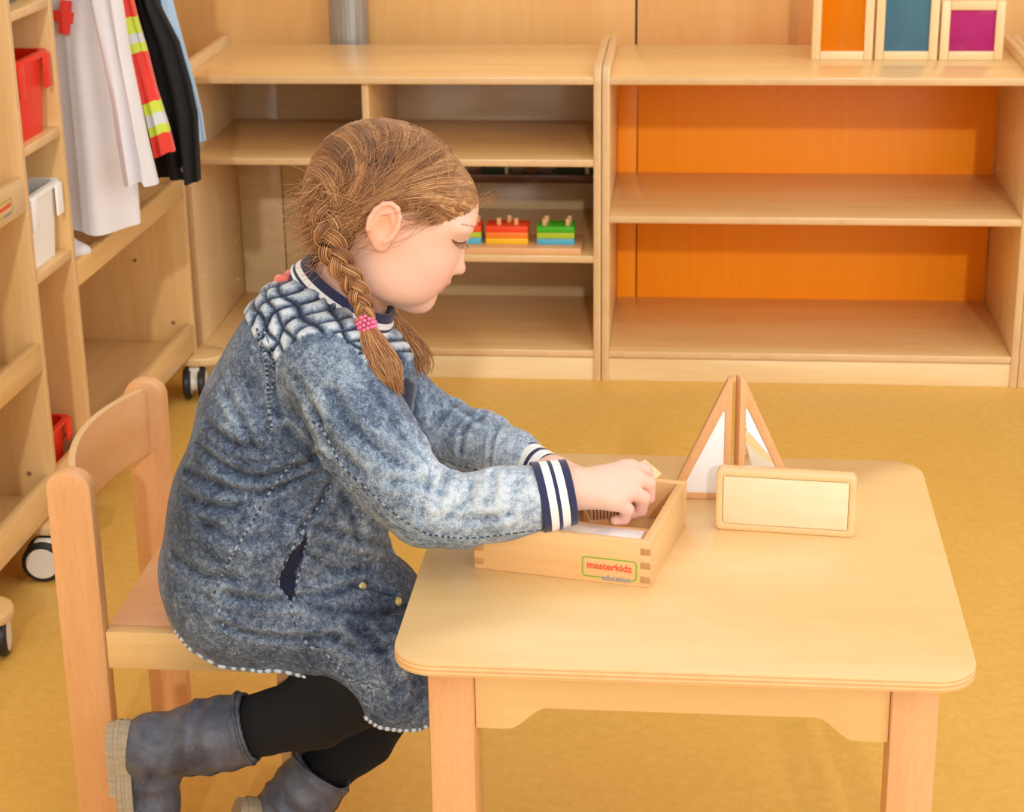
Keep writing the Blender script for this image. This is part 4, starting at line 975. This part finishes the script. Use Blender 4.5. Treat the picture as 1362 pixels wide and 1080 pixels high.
# seams: puckered double rows lying on the cloth, alternately dark and bleached
sm = NT('seam_stitching'); sa = sm.attr('tint'); sm.l(sa.outputs['Color'], sm.b.inputs['Base Color']); sm.b.inputs['Roughness'].default_value = 0.85; SEAM = sm.m
def seam(px, wid=0.0024, per=0.0085, contrast=1.0, seed=0, smooth=True):
    pl = cast_line(px, 1.3, DB2, smooth)
    if len(pl) < 4: return
    # drop jumps
    runs = np.split(pl, np.where(np.linalg.norm(np.diff(pl, axis=0), axis=1) > 0.010)[0]+1); pl = max(runs, key=len)
    if len(pl) < 6: return
    k = np.ones(5)/5; pl = np.c_[[np.convolve(np.pad(pl[:, i], 2, mode='edge'), k, 'valid') for i in range(3)]].T
    s = np.r_[0, np.cumsum(np.linalg.norm(np.diff(pl, axis=0), axis=1))]; n_ = max(8, int(s[-1]/0.0012)); sg = np.linspace(0, s[-1], n_)
    q = np.c_[[np.interp(sg, s, pl[:, i]) for i in range(3)]].T
    r = np.random.default_rng(seed); ph = np.cumsum(r.uniform(0.2, 1.8, n_))*0.0012/per*2*PI; b = 0.5+0.5*np.sin(ph)
    qn = np.array([DB2.find_nearest(Vector(p))[1] for p in q]); q = q-qn*wid*0.55
    v, f, _, _ = tubes([q], [wid*(0.80+0.20*b)], 6)
    c = np.repeat(np.clip((b-0.28)*1.4*r.uniform(0.3, 1.2, n_), 0, 1), 6)[:, None]; c = c*np.array(lin(172, 188, 202)[:3])+(1-c)*np.array(lin(40, 49, 72)[:3])
    return gmesh('seam', v, f, SEAM, dress, {'tint': c})
seam([(341, 436), (352, 470), (356, 510), (358, 545), (362, 572)], 0.0030, 0.006, seed=1); seam([(349, 434), (361, 468), (364, 500), (360, 530), (360, 560)], 0.0016, 0.006, seed=2)
seam([(366, 490), (384, 530), (398, 552), (424, 566), (440, 592), (455, 620), (490, 652), (520, 680), (552, 702), (575, 713)], 0.0022, 0.0095, seed=3)
seam([(575, 712), (620, 716), (670, 711), (722, 704)], 0.0026, 0.008, seed=4)
seam([(392, 612), (362, 650), (332, 700), (305, 745), (284, 790)], 0.0020, 0.009, seed=5); seam([(288, 800), (296, 830), (304, 855), (314, 872)], 0.0014, 0.010, seed=6)
seam([(440, 645), (425, 672), (406, 694), (403, 712)], 0.0018, 0.010, seed=7); seam([(386, 800), (392, 830), (412, 860), (426, 862), (446, 884), (466, 905), (492, 915)], 0.0019, 0.010, seed=8)
seam([(402, 706), (382, 744), (371, 776), (388, 802)], 0.0017, 0.012, seed=9); seam([(410, 716), (404, 735), (412, 740), (397, 764), (391, 800)], 0.0018, 0.012, seed=10)
seam([(577, 606), (600, 616), (622, 622), (650, 627), (690, 628)], 0.0022, 0.010, seed=11)
seam([(494, 728), (482, 752), (462, 775), (478, 788)], 0.0010, 0.02, seed=12); seam([(500, 786), (512, 772), (524, 772), (532, 790)], 0.0012, 0.008, seed=13)
seam([(463, 905), (496, 910), (494, 938)], 0.0010, 0.02, seed=15)
# bleached hem rolls
def edge_curve(pts3, wid, per, seed, name='hem'):
    q = spline(np.array(pts3), 160); r = np.random.default_rng(seed); b = 0.5+0.5*np.sin(np.cumsum(r.uniform(0.2, 1.8, 160))*2*PI/per)
    v, f, _, _ = tubes([q], [wid*(0.75+0.25*b)], 8); c = np.repeat(np.clip((b-0.15)*1.6, 0, 1), 8)[:, None]; c = c*np.array(lin(206, 216, 224)[:3])+(1-c)*np.array(lin(96, 112, 138)[:3])
    return gmesh(name, v, f, SEAM, dress, {'tint': c})
def surf(x, y, Y):
    p = DB2.find_nearest(Vector(J(x, y, Y))); return np.array(p[0])
def edge_hit(x, y, dx, dy):
    for k in range(60):
        p = cast(x+dx*k, y+dy*k, DB2)
        if p is not None: return cast(x+dx*(k+1.5), y+dy*(k+1.5), DB2)
def hem_line(px, dx, dy, n=70):
    p = spline(np.array(px, float), n); r = [edge_hit(x, y, dx, dy) for x, y in p]; r = [q for q in r if q is not None]
    return [q for i, q in enumerate(r) if i == 0 or np.linalg.norm(q-r[i-1]) < 0.03][::3]
edge_curve(hem_line([(232, 848), (250, 880), (300, 910), (350, 912), (400, 918), (436, 922)], 0.25, -1), 0.0036, 8, 21)
edge_curve(hem_line([(436, 926), (452, 944), (478, 976), (510, 992), (545, 992), (562, 988)], 0.55, -0.85), 0.0036, 8, 22)
# snap buttons
SNAP = plain('snap_brass', (226, 220, 150), 0.3, 0.4)
for (x, y) in ((482, 780), (530, 800)):
    p = cast(x, y, DB2); nn = np.array(DB2.find_nearest(Vector(p))[1])
    o = lathe('button', [(0, 0.0026), (0.0036, 0.0024), (0.0052, 0.0012), (0.0056, -0.001)], SNAP, dress, Vector(p-GO), None, 16); o.rotation_euler = Vector(nn).to_track_quat('Z', 'Y').to_euler()
# striped knit bands
NAV = cloth('navy_knit', (38, 42, 80)); WKN = cloth('white_knit', (240, 240, 238))
def band(name, c0, c1, r0, r1, ax1, sq, stripes, parent, lip=0.0035, n=56):
    """open-ended sleeve of cloth from ring c0 to ring c1; stripes = material index per step; ax1 = wide direction."""
    c0, c1 = np.array(c0), np.array(c1); d = c1-c0; L = np.linalg.norm(d); d /= L; a = np.array(ax1)-d*(np.array(ax1)@d); a /= np.linalg.norm(a); b = np.cross(d, a)
    ang = np.arange(n)*2*PI/n; V, I = [], []; m = len(stripes); rows = []
    prof = []
    for i in range(m):
        for e_ in (0.0, 0.5, 1.0 if i == m-1 else 0.98): prof.append(((i+e_)/m, r0+(r1-r0)*(i+e_)/m+0.0007*math.sin(PI*e_), stripes[i]))
    pr = [(t, r, s) for t, r, s in prof]+[(1.0, r1-0.0015, stripes[-1]), (0.96, r1-lip, stripes[-1]), (0.2, r1-lip*1.4, stripes[-1])]
    rib = 1+0.006*np.sin(ang*n/2*1.0)
    for t, r, s in pr:
        V.append(c0+d*L*t+(r*rib*np.cos(ang))[:, None]*a+(r*sq*rib*np.sin(ang))[:, None]*b)
    V = np.concatenate(V); i = np.arange(len(pr)-1)[:, None]*n; j = np.arange(n)[None]; j2 = (j+1) % n
    F = np.stack([i+j, i+j2, i+n+j2, i+n+j], -1).reshape(-1, 4); o = gmesh(name, V, F, None, parent)
    o.data.materials.append(NAV); o.data.materials.append(WKN); ids = np.repeat([p[2] for p in pr[:-1]], n).astype(np.int32); o.data.polygons.foreach_set('material_index', ids); o.data.update(); return o
CS = [0, 1, 1, 0, 1, 1, 0]
CS = [0, 0, 1, 1, 0, 1, 1, 0, 0]
band('cuff', J(714, 663, 1.985), J(760, 654, 1.995), 0.0415, 0.0370, UP, 0.86, CS, dress)['label'] = 'navy and white striped knit cuff'
band('cuff', J(696, 612, 2.188), J(735, 633, 2.148), 0.0268, 0.0240, UP, 0.9, CS, dress)['label'] = 'navy and white striped knit cuff'
cA_, cB_ = J(452, 402, 2.125), J(468, 378, 2.125)
fwdc = J(525, 446, 2.125)-J(400, 350, 2.125)
band('collar', cA_, cB_, 0.0710, 0.0600, fwdc, 0.86, [0, 1, 0, 1, 1, 0, 0, 0], dress)['label'] = 'navy and white striped knit collar'
# coral tab at the back of the neck
CORAL = cloth('coral_ribbon', (250, 128, 110))
tb = [edge_hit(x, y, 0.35, 1) for x, y in ((364, 352), (371, 348), (379, 344), (387, 340))]; tb = [p for p in tb if p is not None]
if len(tb) >= 3:
    v, f, _, _ = tubes([spline(tb, 12)], [np.full(12, 0.0062)], 8); gmesh('coral_tab', v, f, CORAL, dress)['label'] = 'coral ribbon tab'

# ------------------------------------------------------------------ leggings and boots
lg = Sdf()
lg.chain([(HPN, 0.066), (KNN, 0.0475), (J(420, 945, 2.052), 0.0430), (J(330, 968, 2.044), 0.0385)], 0.02)
lg.chain([(HPF, 0.066), (KNF, 0.0475), (J(480, 980, 2.155), 0.0385), (J(425, 1030, 2.12), 0.034)], 0.02)
lv, lf = lg.mesh(0.0035); lv = smooth_mesh(lv, lf, 1)
ln = vert_normals(lv, lf); lv = lv+ln*(0.0010*np.sin(lv[:, 0]*160+lv[:, 2]*60)*np.sin(lv[:, 1]*90))[:, None]
gmesh('leggings', lv, lf, cloth('black_leggings', (11, 10, 11), 0.95, 0.0), girl)
lea = NT('grey_boot_leather'); lc = lea.coords((1, 1, 1), False); l1 = lea.noise(lc, 22, 5, 0.6, 0.6); l2 = lea.noise(lc, 320, 4, 0.6); l3 = lea.noise(lc, 55, 6, 0.7, 1.2)
c_ = lea.ramp(l1, [(0.30, lin(48, 53, 68)), (0.52, lin(80, 85, 100)), (0.76, lin(108, 108, 110))]); c_ = lea.mix(0.5, c_, lea.ramp(l3, [(0.35, (0.55, 0.55, 0.6, 1)), (0.6, (1, 1, 1, 1))]), 'MULTIPLY')
lea.l(c_, lea.b.inputs['Base Color']); lea.b.inputs['Roughness'].default_value = 0.42; lea.bump(l2, 0.5, 0.0016); LEA = lea.m
SOLE = wood('boot_sole_tan', (150, 134, 110), (174, 158, 130), axis=0, rough=0.7, coat=0, stretch=40, sc=6); ZIP = plain('boot_trim_dark', (48, 48, 58), 0.5)
def boot(top, ank, toe, lat, rt, label):
    """top: shaft opening centre, ank: heel-ankle centre, toe: toe centre (world); lat: sideways axis of the foot."""
    top, ank, toe, lat = map(np.array, (top, ank, toe, lat)); ax = ank-top; ax = ax/np.linalg.norm(ax); ft = toe-ank; Lf = np.linalg.norm(ft); ft = ft/Lf
    dn = np.cross(ft, lat); dn /= np.linalg.norm(dn)
    if dn @ ax < 0: dn = -dn                                   # towards the sole
    b = Sdf(); b.cone(top-ax*0.010, top+ax*0.06, rt, rt*0.97, 0.02); b.cone(top+ax*0.05, ank, rt*0.96, rt*0.90, 0.02)
    for s in (-1, 1): b.cone(ank+dn*0.004+lat*s*0.006, ank+ft*Lf*0.55+dn*0.010+lat*s*0.010, 0.030, 0.026, 0.02); b.cone(ank+ft*Lf*0.55+dn*0.012+lat*s*0.010, toe+dn*0.012+lat*s*0.008, 0.026, 0.0215, 0.02)
    b.cone(ank-ft*0.008+dn*0.006, ank-ft*0.004+dn*0.014, 0.030, 0.029, 0.02)
    b.plane(top, -ax, 0.003); b.plane(ank+dn*0.0335, dn, 0.004)
    b.cut(top-ax*0.03, top+ax*0.02, rt-0.004, rt-0.006, 0.002)
    v, f = b.mesh(0.0026); n_ = vert_normals(v, f); hgt = (v-ank)@ft; al = (v-top)@ax
    wr = 0.0014*np.sin(al*210+2.0*np.sin((v@lat)*60))*np.exp(-((al-0.055)/0.03)**2)+0.0016*np.sin(hgt*190+1.5*np.sin((v@lat)*80))*np.exp(-((hgt-0.03)/0.03)**2)
    # raised seam lines of the uppers
    for d_ in (np.abs(al-0.012), np.abs(hgt-0.034-0.10*((v@lat)-(ank@lat))), np.abs(al-0.080-0.3*hgt)): wr += 0.0012*np.exp(-(d_/0.0022)**2)
    v = v+n_*wr[:, None]
    o = gmesh('boot', v, f, LEA, girl); o['label'] = label
    # sole: outline swept along the foot with layered edge
    outl = []
    for t in np.linspace(0, 1, 15): outl.append((t, 0.030+0.008*math.sin(PI*min(1, t*1.15))-0.004*(t < 0.4)*math.sin(PI*t/0.4)))
    pts = [(-0.038, 0.0)]+[(-0.036+0.03*(1-math.cos(a)), 0.031*math.sin(a)) for a in np.linspace(0.25, 1.4, 5)]
    pts += [(t*Lf*0.92, w_) for t, w_ in outl[2:-1]]+[(Lf*0.92+0.028*math.sin(a), 0.031*math.cos(a)) for a in np.linspace(0.3, PI/2, 5)]
    loop = pts+[(a, -b_) for a, b_ in pts[-2:0:-1]]
    base = ank+dn*0.032; V = []; Fq = []; N_ = len(loop)
    for hgt_, gr in ((-0.004, 0.0), (0.0, 0.0022), (0.004, 0.003), (0.0046, 0.0018), (0.0085, 0.0018), (0.009, 0.0030), (0.0135, 0.003), (0.0150, 0.0015)):
        for a, w_ in loop:
            r_ = math.hypot(a-Lf*0.45, w_) or 1; V.append(base+dn*hgt_+ft*(a+gr*(a-Lf*0.45)/r_)+lat*(w_+gr*w_/r_))
    for k in range(7):
        for i in range(N_): Fq.append((k*N_+i, k*N_+(i+1) % N_, (k+1)*N_+(i+1) % N_, (k+1)*N_+i))
    me = np_mesh(np.array(V)-GO, np.array(Fq)); bm = bmesh.new(); bm.from_mesh(me); bmesh.ops.holes_fill(bm, edges=[e for e in bm.edges if e.is_boundary]); bmesh.ops.recalc_face_normals(bm, faces=bm.faces)
    bmesh.ops.extrude_discrete_faces(bm, faces=[]); bm.to_mesh(me); bm.free(); s_o = link('sole', me, SOLE, o, 40)
    # heel block under the back third
    V = []; idx = [i for i, (a, w_) in enumerate(loop) if a < Lf*0.34]; lp = [loop[i] for i in range(N_) if loop[i][0] < Lf*0.34]
    lp = sorted([q for q in lp if q[1] >= 0], key=lambda q: -q[0])+sorted([q for q in lp if q[1] < 0], key=lambda q: q[0])
    for hgt_ in (0.0145, 0.019, 0.0195, 0.024): 
        for a, w_ in lp: V.append(base+dn*hgt_+ft*a+lat*(w_*(1.0 if hgt_ != 0.0195 else 0.98)))
    M_ = len(lp); Fq = [(k*M_+i, k*M_+(i+1) % M_, (k+1)*M_+(i+1) % M_, (k+1)*M_+i) for k in range(3) for i in range(M_)]
    me = np_mesh(np.array(V)-GO, np.array(Fq)); bm = bmesh.new(); bm.from_mesh(me); bmesh.ops.holes_fill(bm, edges=[e for e in bm.edges if e.is_boundary]); bmesh.ops.recalc_face_normals(bm, faces=bm.faces); bm.to_mesh(me); bm.free(); link('heel', me, SOLE, o, 40)
    # turned cuff strap and zip
    bb = mkbvh(v, f)
    def bp(al_, ang, lift=0.0008):
        side = np.cross(ax, lat); p = top+ax*al_+(lat*math.cos(ang)+side*math.sin(ang))*0.07; h = bb.ray_cast(Vector(p), Vector(top+ax*al_-p).normalized()); return np.array(h[0])+(p-(top+ax*al_))/0.07*lift if h[0] is not None else None
    ring = [bp(0.009, a, 0.001) for a in np.linspace(0, 2*PI, 40)]; ring = [q for q in ring if q is not None and np.linalg.norm((q-top)-ax*((q-top)@ax)) > rt*0.86]; ring = [q for i_, q in enumerate(ring) if i_ == 0 or np.linalg.norm(q-ring[i_-1]) < 0.016]
    if len(ring) > 10: vv, ff, _, _ = tubes([np.array(ring)], [np.full(len(ring), 0.0022)], 6); gmesh('top_binding', vv, ff, LEA, o)
    for k, (a0, a1) in enumerate(((-2.2, -2.0), (-1.25, -1.05))):
        zz = [bp(a_, a0+(a1-a0)*a_*8, 0.0006) for a_ in np.linspace(0.014, 0.10, 24)]; zz = [q for q in zz if q is not None]; zz = [q for i_, q in enumerate(zz) if i_ == 0 or np.linalg.norm(q-zz[i_-1]) < 0.012]
        if len(zz) > 6: vv, ff, _, _ = tubes([np.array(zz)], [np.full(len(zz), 0.0011)], 6); gmesh('welt', vv, ff, ZIP, o)
    return o
lat1 = np.array([0.10, -0.99, 0.05]); lat1 /= np.linalg.norm(lat1)
boot(J(335, 966, 2.035), J(208, 995, 2.030), J(222, 1130, 2.030), lat1, 0.0435, 'grey leather boot, sole toward the chair back')
lat2 = np.array([0.35, -0.90, 0.15]); lat2 /= np.linalg.norm(lat2)
boot(J(432, 1020, 2.10), J(368, 1100, 2.085), J(340, 1190, 2.085), lat2, 0.041, 'grey leather boot, lower one of the pair')
# ------------------------------------------------------------------ hair: two loose side braids, middle parting
EC = np.array([-0.0125, 0.0, 0.0235]); ER = np.array([0.0985, 0.0785, 0.0845])
def shellp(d, off=0.0):
    d = d/np.linalg.norm(d, axis=-1, keepdims=True); r = 1/np.sqrt(((d/ER)**2).sum(-1, keepdims=True)); return EC+d*(r+off)
hs = Sdf()
hs.ell(H(*EC), ER-0.0017, HM, 0.01)
hs.plane(H(0.086, 0, 0.060), 0.30*HF-0.95*HU, 0.004)
hs.ell(H(-0.048, 0, -0.002), (0.058, 0.064, 0.058), HM, 0.012)
for sl in (-1, 1):
    hs.ell(H(-0.056, sl*0.050, -0.014), (0.026, 0.020, 0.026), HM, 0.016)
    hs.ell(H(-0.022, sl*0.066, 0.038), (0.034, 0.012, 0.018), HM, 0.012)
hs.cone(H(-0.06, -0.02, -0.03), H(-0.058, 0.01, -0.055), 0.032, 0.022, 0.02)
hv, hf = hs.mesh(0.003)
hair_col = lambda v: None
HD, HMID, HG = (np.array(lin(*c)[:3]) for c in ((112, 70, 42), (172, 117, 70), (224, 174, 118)))
def hcol(x):
    x = np.clip(np.asarray(x, float), 0, 1)[:, None]; return np.where(x < 0.5, HD+(HMID-HD)*x*2, HMID+(HG-HMID)*(x-0.5)*2)
hm = NT('brown_blond_hair'); ha = hm.attr('tint'); hm.l(ha.outputs['Color'], hm.b.inputs['Base Color']); hm.b.inputs['Roughness'].default_value = 0.42; hm.b.inputs['Specular IOR Level'].default_value = 0.45
hm.b.inputs['Sheen Weight'].default_value = 0.1; HAIR = hm.m
rg = np.random.default_rng(11)
paths, rads, cols = [], [], []
def toW(p): return HC+p[:, 0:1]*HF+p[:, 1:2]*HL+p[:, 2:3]*HU
BASE = np.array([-0.058, 0.060, -0.024])
def strand(root, mid, end, n=14, off=(0.0, 0.006, 0.004), r=0.0006, wob=0.0012):
    d = np.stack([root-EC, mid-EC, end-EC]); t = np.linspace(0, 1, n)[:, None]
    d = d/np.linalg.norm(d, axis=1, keepdims=True); c = d[1]*2-0.5*(d[0]+d[2]); q = (1-t)**2*d[0]+2*t*(1-t)*c+t*t*d[2]
    o = np.interp(t[:, 0], [0, 0.5, 1], off)[:, None]; p = shellp(q, o)
    ph = rg.uniform(0, 6.28, 3); p = p+wob*np.sin(t*np.array([5.0, 6.0, 7.0])+ph)*np.minimum(1, t*4)
    p[-3:] = p[-3:]*np.array([[0.8], [0.45], [0.1]])+end*np.array([[0.2], [0.55], [0.9]]); return p
def add(p, r, c):
    for k in range(len(p)):                       # keep every hair outside the skin
        q, n_, _, _ = BB.find_nearest(Vector(p[k]))
        lc = (np.array(q)-HC)@HM.T
        if abs(lc[1]) > 0.067 and abs(lc[0]) < 0.034 and -0.03 < lc[2] < 0.058: continue
        s_d = (Vector(p[k])-q).dot(n_); need = 0.0006+0.0022*min(1, k/3)
        if s_d < need and s_d > -0.03: p[k] = np.array(q)+np.array(n_)*(need+0.25*max(0, s_d))
    hl = (p[4:]-HC)@HM.T
    hl = (p-HC)@HM.T; e_ = ((hl[:, 0]+0.009)/0.023)**2+((hl[:, 2]-0.010)/0.031)**2 < 1
    if e_.any():                                 # hair passes behind the ear
        hl[e_, 1] = np.sign(hl[e_, 1])*np.minimum(np.abs(hl[e_, 1]), 0.071); p = toW(hl)
    hl = hl[4:]
    if ((hl[:, 0] > 0.030) & (hl[:, 2] < 0.020)).any() or ((hl[:, 0] > 0.064) & (hl[:, 2] < 0.030)).any(): return
    paths.append(p); rads.append(r); cols.append(c)
for side, N in ((-1, 2600), (1, 1100)):
    lock_n = 46; lockc = rg.uniform(-0.30, 0.30, lock_n); locko = rg.uniform(-0.0015, 0.0060, lock_n)
    for i in range(N):
        u = rg.uniform(0, 1); lk = int(u*lock_n) % lock_n
        u_ = (lk+0.5)/lock_n+(u*lock_n % 1-0.5)/lock_n*0.8                 # strands gather in locks
        if u_ < 0.30:                                                      # forehead hairline to the temple
            s = u_/0.30; ra = spline([(0.040, 0.066, 0.030), (0.064, 0.050, 0.046), (0.078, 0.026, 0.058), (0.083, 0.004, 0.064)], 50)[int(s*49)]
            mid = np.array([0.002+0.006*s, 0.076, 0.043+0.011*s])
        else:
            s = (u_-0.30)/0.70; a = math.radians(27+165*s); wl = rg.uniform(-0.002, 0.0035)
            ra = np.array([EC[0]+ER[0]*math.cos(a), wl, EC[2]+ER[2]*math.sin(a)])
            mid = np.array([0.008-0.083*s, 0.078-0.020*s*s, 0.055+0.031*math.sin(s*2.6)-0.05*s*s])
        m = np.array([1, side, 1]); jit = rg.normal(0, 1, 3)
        end = BASE+rg.normal(0, 0.0075, 3)
        if rg.uniform() < 0.06: end = end+np.array([-0.01, 0.0, -0.02])
        p = strand(ra*m+jit*0.0014, mid*m+jit*np.array([0.0026, 0.0015, 0.0026]), end*m, 14, (-0.0015, 0.002+locko[lk]+rg.uniform(-0.001, 0.003), 0.002), wob=0.0011)
        add(toW(p), np.r_[0.0004, np.full(11, 0.00068), 0.0005, 0.0004]*rg.uniform(0.7, 1.25), 0.46+lockc[lk]+rg.normal(0, 0.13)+(0.10 if u_ < 0.35 else 0))
# flyaway hairs
for i in range(150):
    side = -1 if rg.uniform() < 0.75 else 1; a = math.radians(rg.uniform(35, 200)); m = np.array([1, side, 1])
    ra = np.array([EC[0]+ER[0]*math.cos(a), 0.01, EC[2]+ER[2]*math.sin(a)]); mid = np.array([-0.04*rg.uniform(-0.8, 1.4), 0.07, 0.05])+rg.normal(0, 0.014, 3)
    p = strand(ra*m, mid*m, (BASE+rg.normal(0, 0.02, 3))*m, 14, (0.0, rg.uniform(0.004, 0.015), rg.uniform(0.002, 0.014)), wob=0.004)
    add(toW(p), np.full(14, 0.00026), 0.65+rg.normal(0, 0.12))
# frizz at the nape and around the start of the braid
for i in range(420):
    a = rg.uniform(0, 1); st = np.array([-0.092+0.05*a, -0.015-0.055*rg.uniform(0, 1), 0.022-0.055*a])+rg.normal(0, 0.006, 3)
    d = np.array([-0.016, -0.006, -0.032])*rg.uniform(0.5, 1.5)+rg.normal(0, 0.011, 3); t = np.linspace(0, 1, 12)[:, None]; ph = rg.uniform(0, 6.28, 3)
    p = st+d*t+0.0045*np.sin(t*np.array([9, 8, 10])+ph)*t; add(toW(p), np.linspace(0.00055, 0.0002, 12), 0.52+rg.normal(0, 0.16))
for i in range(300):                                                          # hair drawn under into the neck
    a = rg.uniform(0, 1); st = np.array([-0.090+0.01*a, 0.03-0.08*rg.uniform(), 0.0-0.03*a]); e_ = np.array([-0.052, -0.052, -0.040])+rg.normal(0, 0.006, 3); t = np.linspace(0, 1, 12)[:, None]
    c = (st+e_)/2+np.array([-0.012, -0.012, -0.010]); p = (1-t)**2*st+2*t*(1-t)*c+t*t*e_; add(toW(p), np.full(12, 0.0006), 0.36+rg.normal(0, 0.12))
# wisps in front of the ear and at the forehead
for i in range(60):
    st = np.array([0.040+rg.normal(0, 0.007), -0.064, 0.038+rg.normal(0, 0.004)]); d = np.array([-0.022, -0.010, -0.013])*rg.uniform(0.6, 1.3)+rg.normal(0, 0.003, 3); t = np.linspace(0, 1, 10)[:, None]
    p = st+d*t+np.array([0.004, -0.003, 0.003])*np.sin(t*3); add(toW(p), np.linspace(0.0004, 0.0001, 10), 0.5+rg.normal(0, 0.1))
for i in range(26):
    st = np.array([0.084, rg.uniform(-0.03, 0.03), 0.064])+rg.normal(0, 0.003, 3); d = np.array([0.026, 0.0, 0.004])*rg.uniform(0.3, 1.1)+rg.normal(0, 0.006, 3); t = np.linspace(0, 1, 10)[:, None]
    p = st+d*t+np.array([0.0, 0.0, 0.008])*np.sin(t*3); add(toW(p), np.linspace(0.0003, 0.0001, 10), 0.55+rg.normal(0, 0.1))
def hair_obj(name, pth, rd, cl, parent, n=3, base=None):
    v, f, ix, T = tubes(pth, rd, n); c = hcol(np.array(cl)[ix]+0.10*np.sin(T*5+ix*1.7))
    if base is not None:
        bv_, bf_ = base; f = np.vstack([f, bf_+len(v)]); v = np.vstack([v, bv_]); c = np.vstack([c, np.tile(HD*0.55+HMID*0.45, (len(bv_), 1))])
    return gmesh(name, v, f, HAIR, parent, {'tint': c})
hairo = hair_obj('hair', paths, rads, cols, girl, 3, (hv, hf))
# braid
def braid(ctrl, w0, w1, turns, nb, name):
    w0 *= 0.86; w1 *= 0.92
    ctrl = np.array(ctrl); n = 90; c = spline(ctrl, n); t = np.linspace(0, 1, n); d = np.gradient(c, axis=0); d /= np.linalg.norm(d, axis=1)[:, None]
    nn = np.tile(-VY, (n, 1)); s = np.cross(d, nn); s /= np.linalg.norm(s, axis=1)[:, None]; nn = np.cross(s, d)
    w_ = (w0+(w1-w0)*t)[:, None]; P, R, C = [], [], []
    for k in range(3):
        ph = 2*PI*turns*t+2*PI*k/3; cen = c+s*(w_*np.sin(ph)[:, None])+nn*(w_*0.62*np.sin(2*ph)[:, None]); dd = np.gradient(cen, axis=0); dd /= np.linalg.norm(dd, axis=1)[:, None]
        rr = w_[:, 0]*0.74; P.append(cen); R.append(rr*0.90); C.append(0.30)
        e1 = np.cross(dd, nn); e1 /= np.linalg.norm(e1, axis=1)[:, None]; e2 = np.cross(e1, dd)
        for j in range(nb):
            a = 2*PI*j/nb+rg.uniform(-0.1, 0.1)+1.0*t; q = rr*rg.uniform(0.88, 1.06); P.append(cen+e1*(q*np.cos(a))[:, None]+e2*(q*np.sin(a))[:, None]); R.append(np.full(n, 0.00075)); C.append(0.55+rg.normal(0, 0.20))
    for j in range(40):
        a = rg.integers(5, n-12); m_ = 10; st = P[rg.integers(3*nb)][a]; e_ = rg.normal(0, 1, 3)*0.010; tt = np.linspace(0, 1, m_)[:, None]; P.append(st+e_*tt+np.array([0, -0.004, 0.004])*np.sin(tt*3)); R.append(np.linspace(0.0003, 0.0001, m_)); C.append(0.6)
    return hair_obj(name, P, R, C, hairo, 4)
def tail(top, ctrl, n, spread, rspread, name, parent, gold=0.66, up=None):
    P, R, C = [], [], []
    for j in range(n):
        a = rg.uniform(0, 2*PI); q = math.sqrt(rg.uniform()); o = (np.cos(a)*RIGHT+np.sin(a)*VY*0.6)*q; pts = [np.array(top)+o*rspread]
        L = rg.uniform(0.72, 1.04)
        for k, c in enumerate(ctrl): pts.append(np.array(c)+o*spread[k]+rg.normal(0, 0.0016, 3))
        m_ = 16; sp = spline(pts, 24)[:max(8, int(24*L))]; tt = np.linspace(0, 1, len(sp))[:, None]; sp = sp+0.0012*np.sin(tt*9+rg.uniform(0, 6.28, 3))*tt
        P.append(sp); R.append(np.linspace(0.0009, 0.0003, len(sp))); C.append(gold-0.16*q*math.cos(a+0.7)+rg.normal(0, 0.13))
    return hair_obj(name, P, R, C, parent, 4)
TIE = J(487, 430, 2.030)
brd = braid([J(436, 276, 2.050), J(436, 312, 2.036), J(450, 346, 2.030), J(470, 378, 2.034), J(483, 405, 2.033), TIE], 0.0140, 0.0062, 2.6, 16, 'braid')
tail(TIE, [J(496, 452, 2.018), J(510, 480, 2.004), J(522, 505, 2.000), J(530, 524, 2.004)], 260, [0.014, 0.0185, 0.0135, 0.004], 0.006, 'braid_tail', brd)
fb = braid([H(*(BASE+np.array([0.0, 0, 0]))), J(478, 352, 2.205), J(500, 395, 2.205), J(520, 420, 2.200)], 0.0130, 0.008, 1.6, 12, 'braid')
tail(J(520, 420, 2.20), [J(532, 440, 2.190), J(544, 462, 2.180), J(552, 482, 2.178), J(556, 500, 2.180)], 230, [0.016, 0.023, 0.022, 0.016], 0.010, 'braid_tail', fb, 0.58)
P, R, C = [], [], []
# beaded hair tie
bm = bmesh.new(); tdir = np.array(J(500, 455, 2.02))-np.array(J(480, 405, 2.035)); tdir /= np.linalg.norm(tdir); e1 = np.cross(tdir, VY); e1 /= np.linalg.norm(e1); e2 = np.cross(tdir, e1)
for k in range(4):
    for i in range(11):
        a = 2*PI*(i+0.5*(k % 2))/11; p = TIE-GO+tdir*(k-1.5)*0.0046+(e1*math.cos(a)+e2*math.sin(a))*(0.0098 if k in (1, 2) else 0.0085)
        bmesh.ops.create_icosphere(bm, subdivisions=2, radius=0.0026, matrix=Matrix.Translation(Vector(p)))
o = link('hair_tie', bm_done(bm), plain('pink_beads', (244, 118, 160), 0.25, coat=0.4), brd, True); o['label'] = 'pink beaded hair tie'
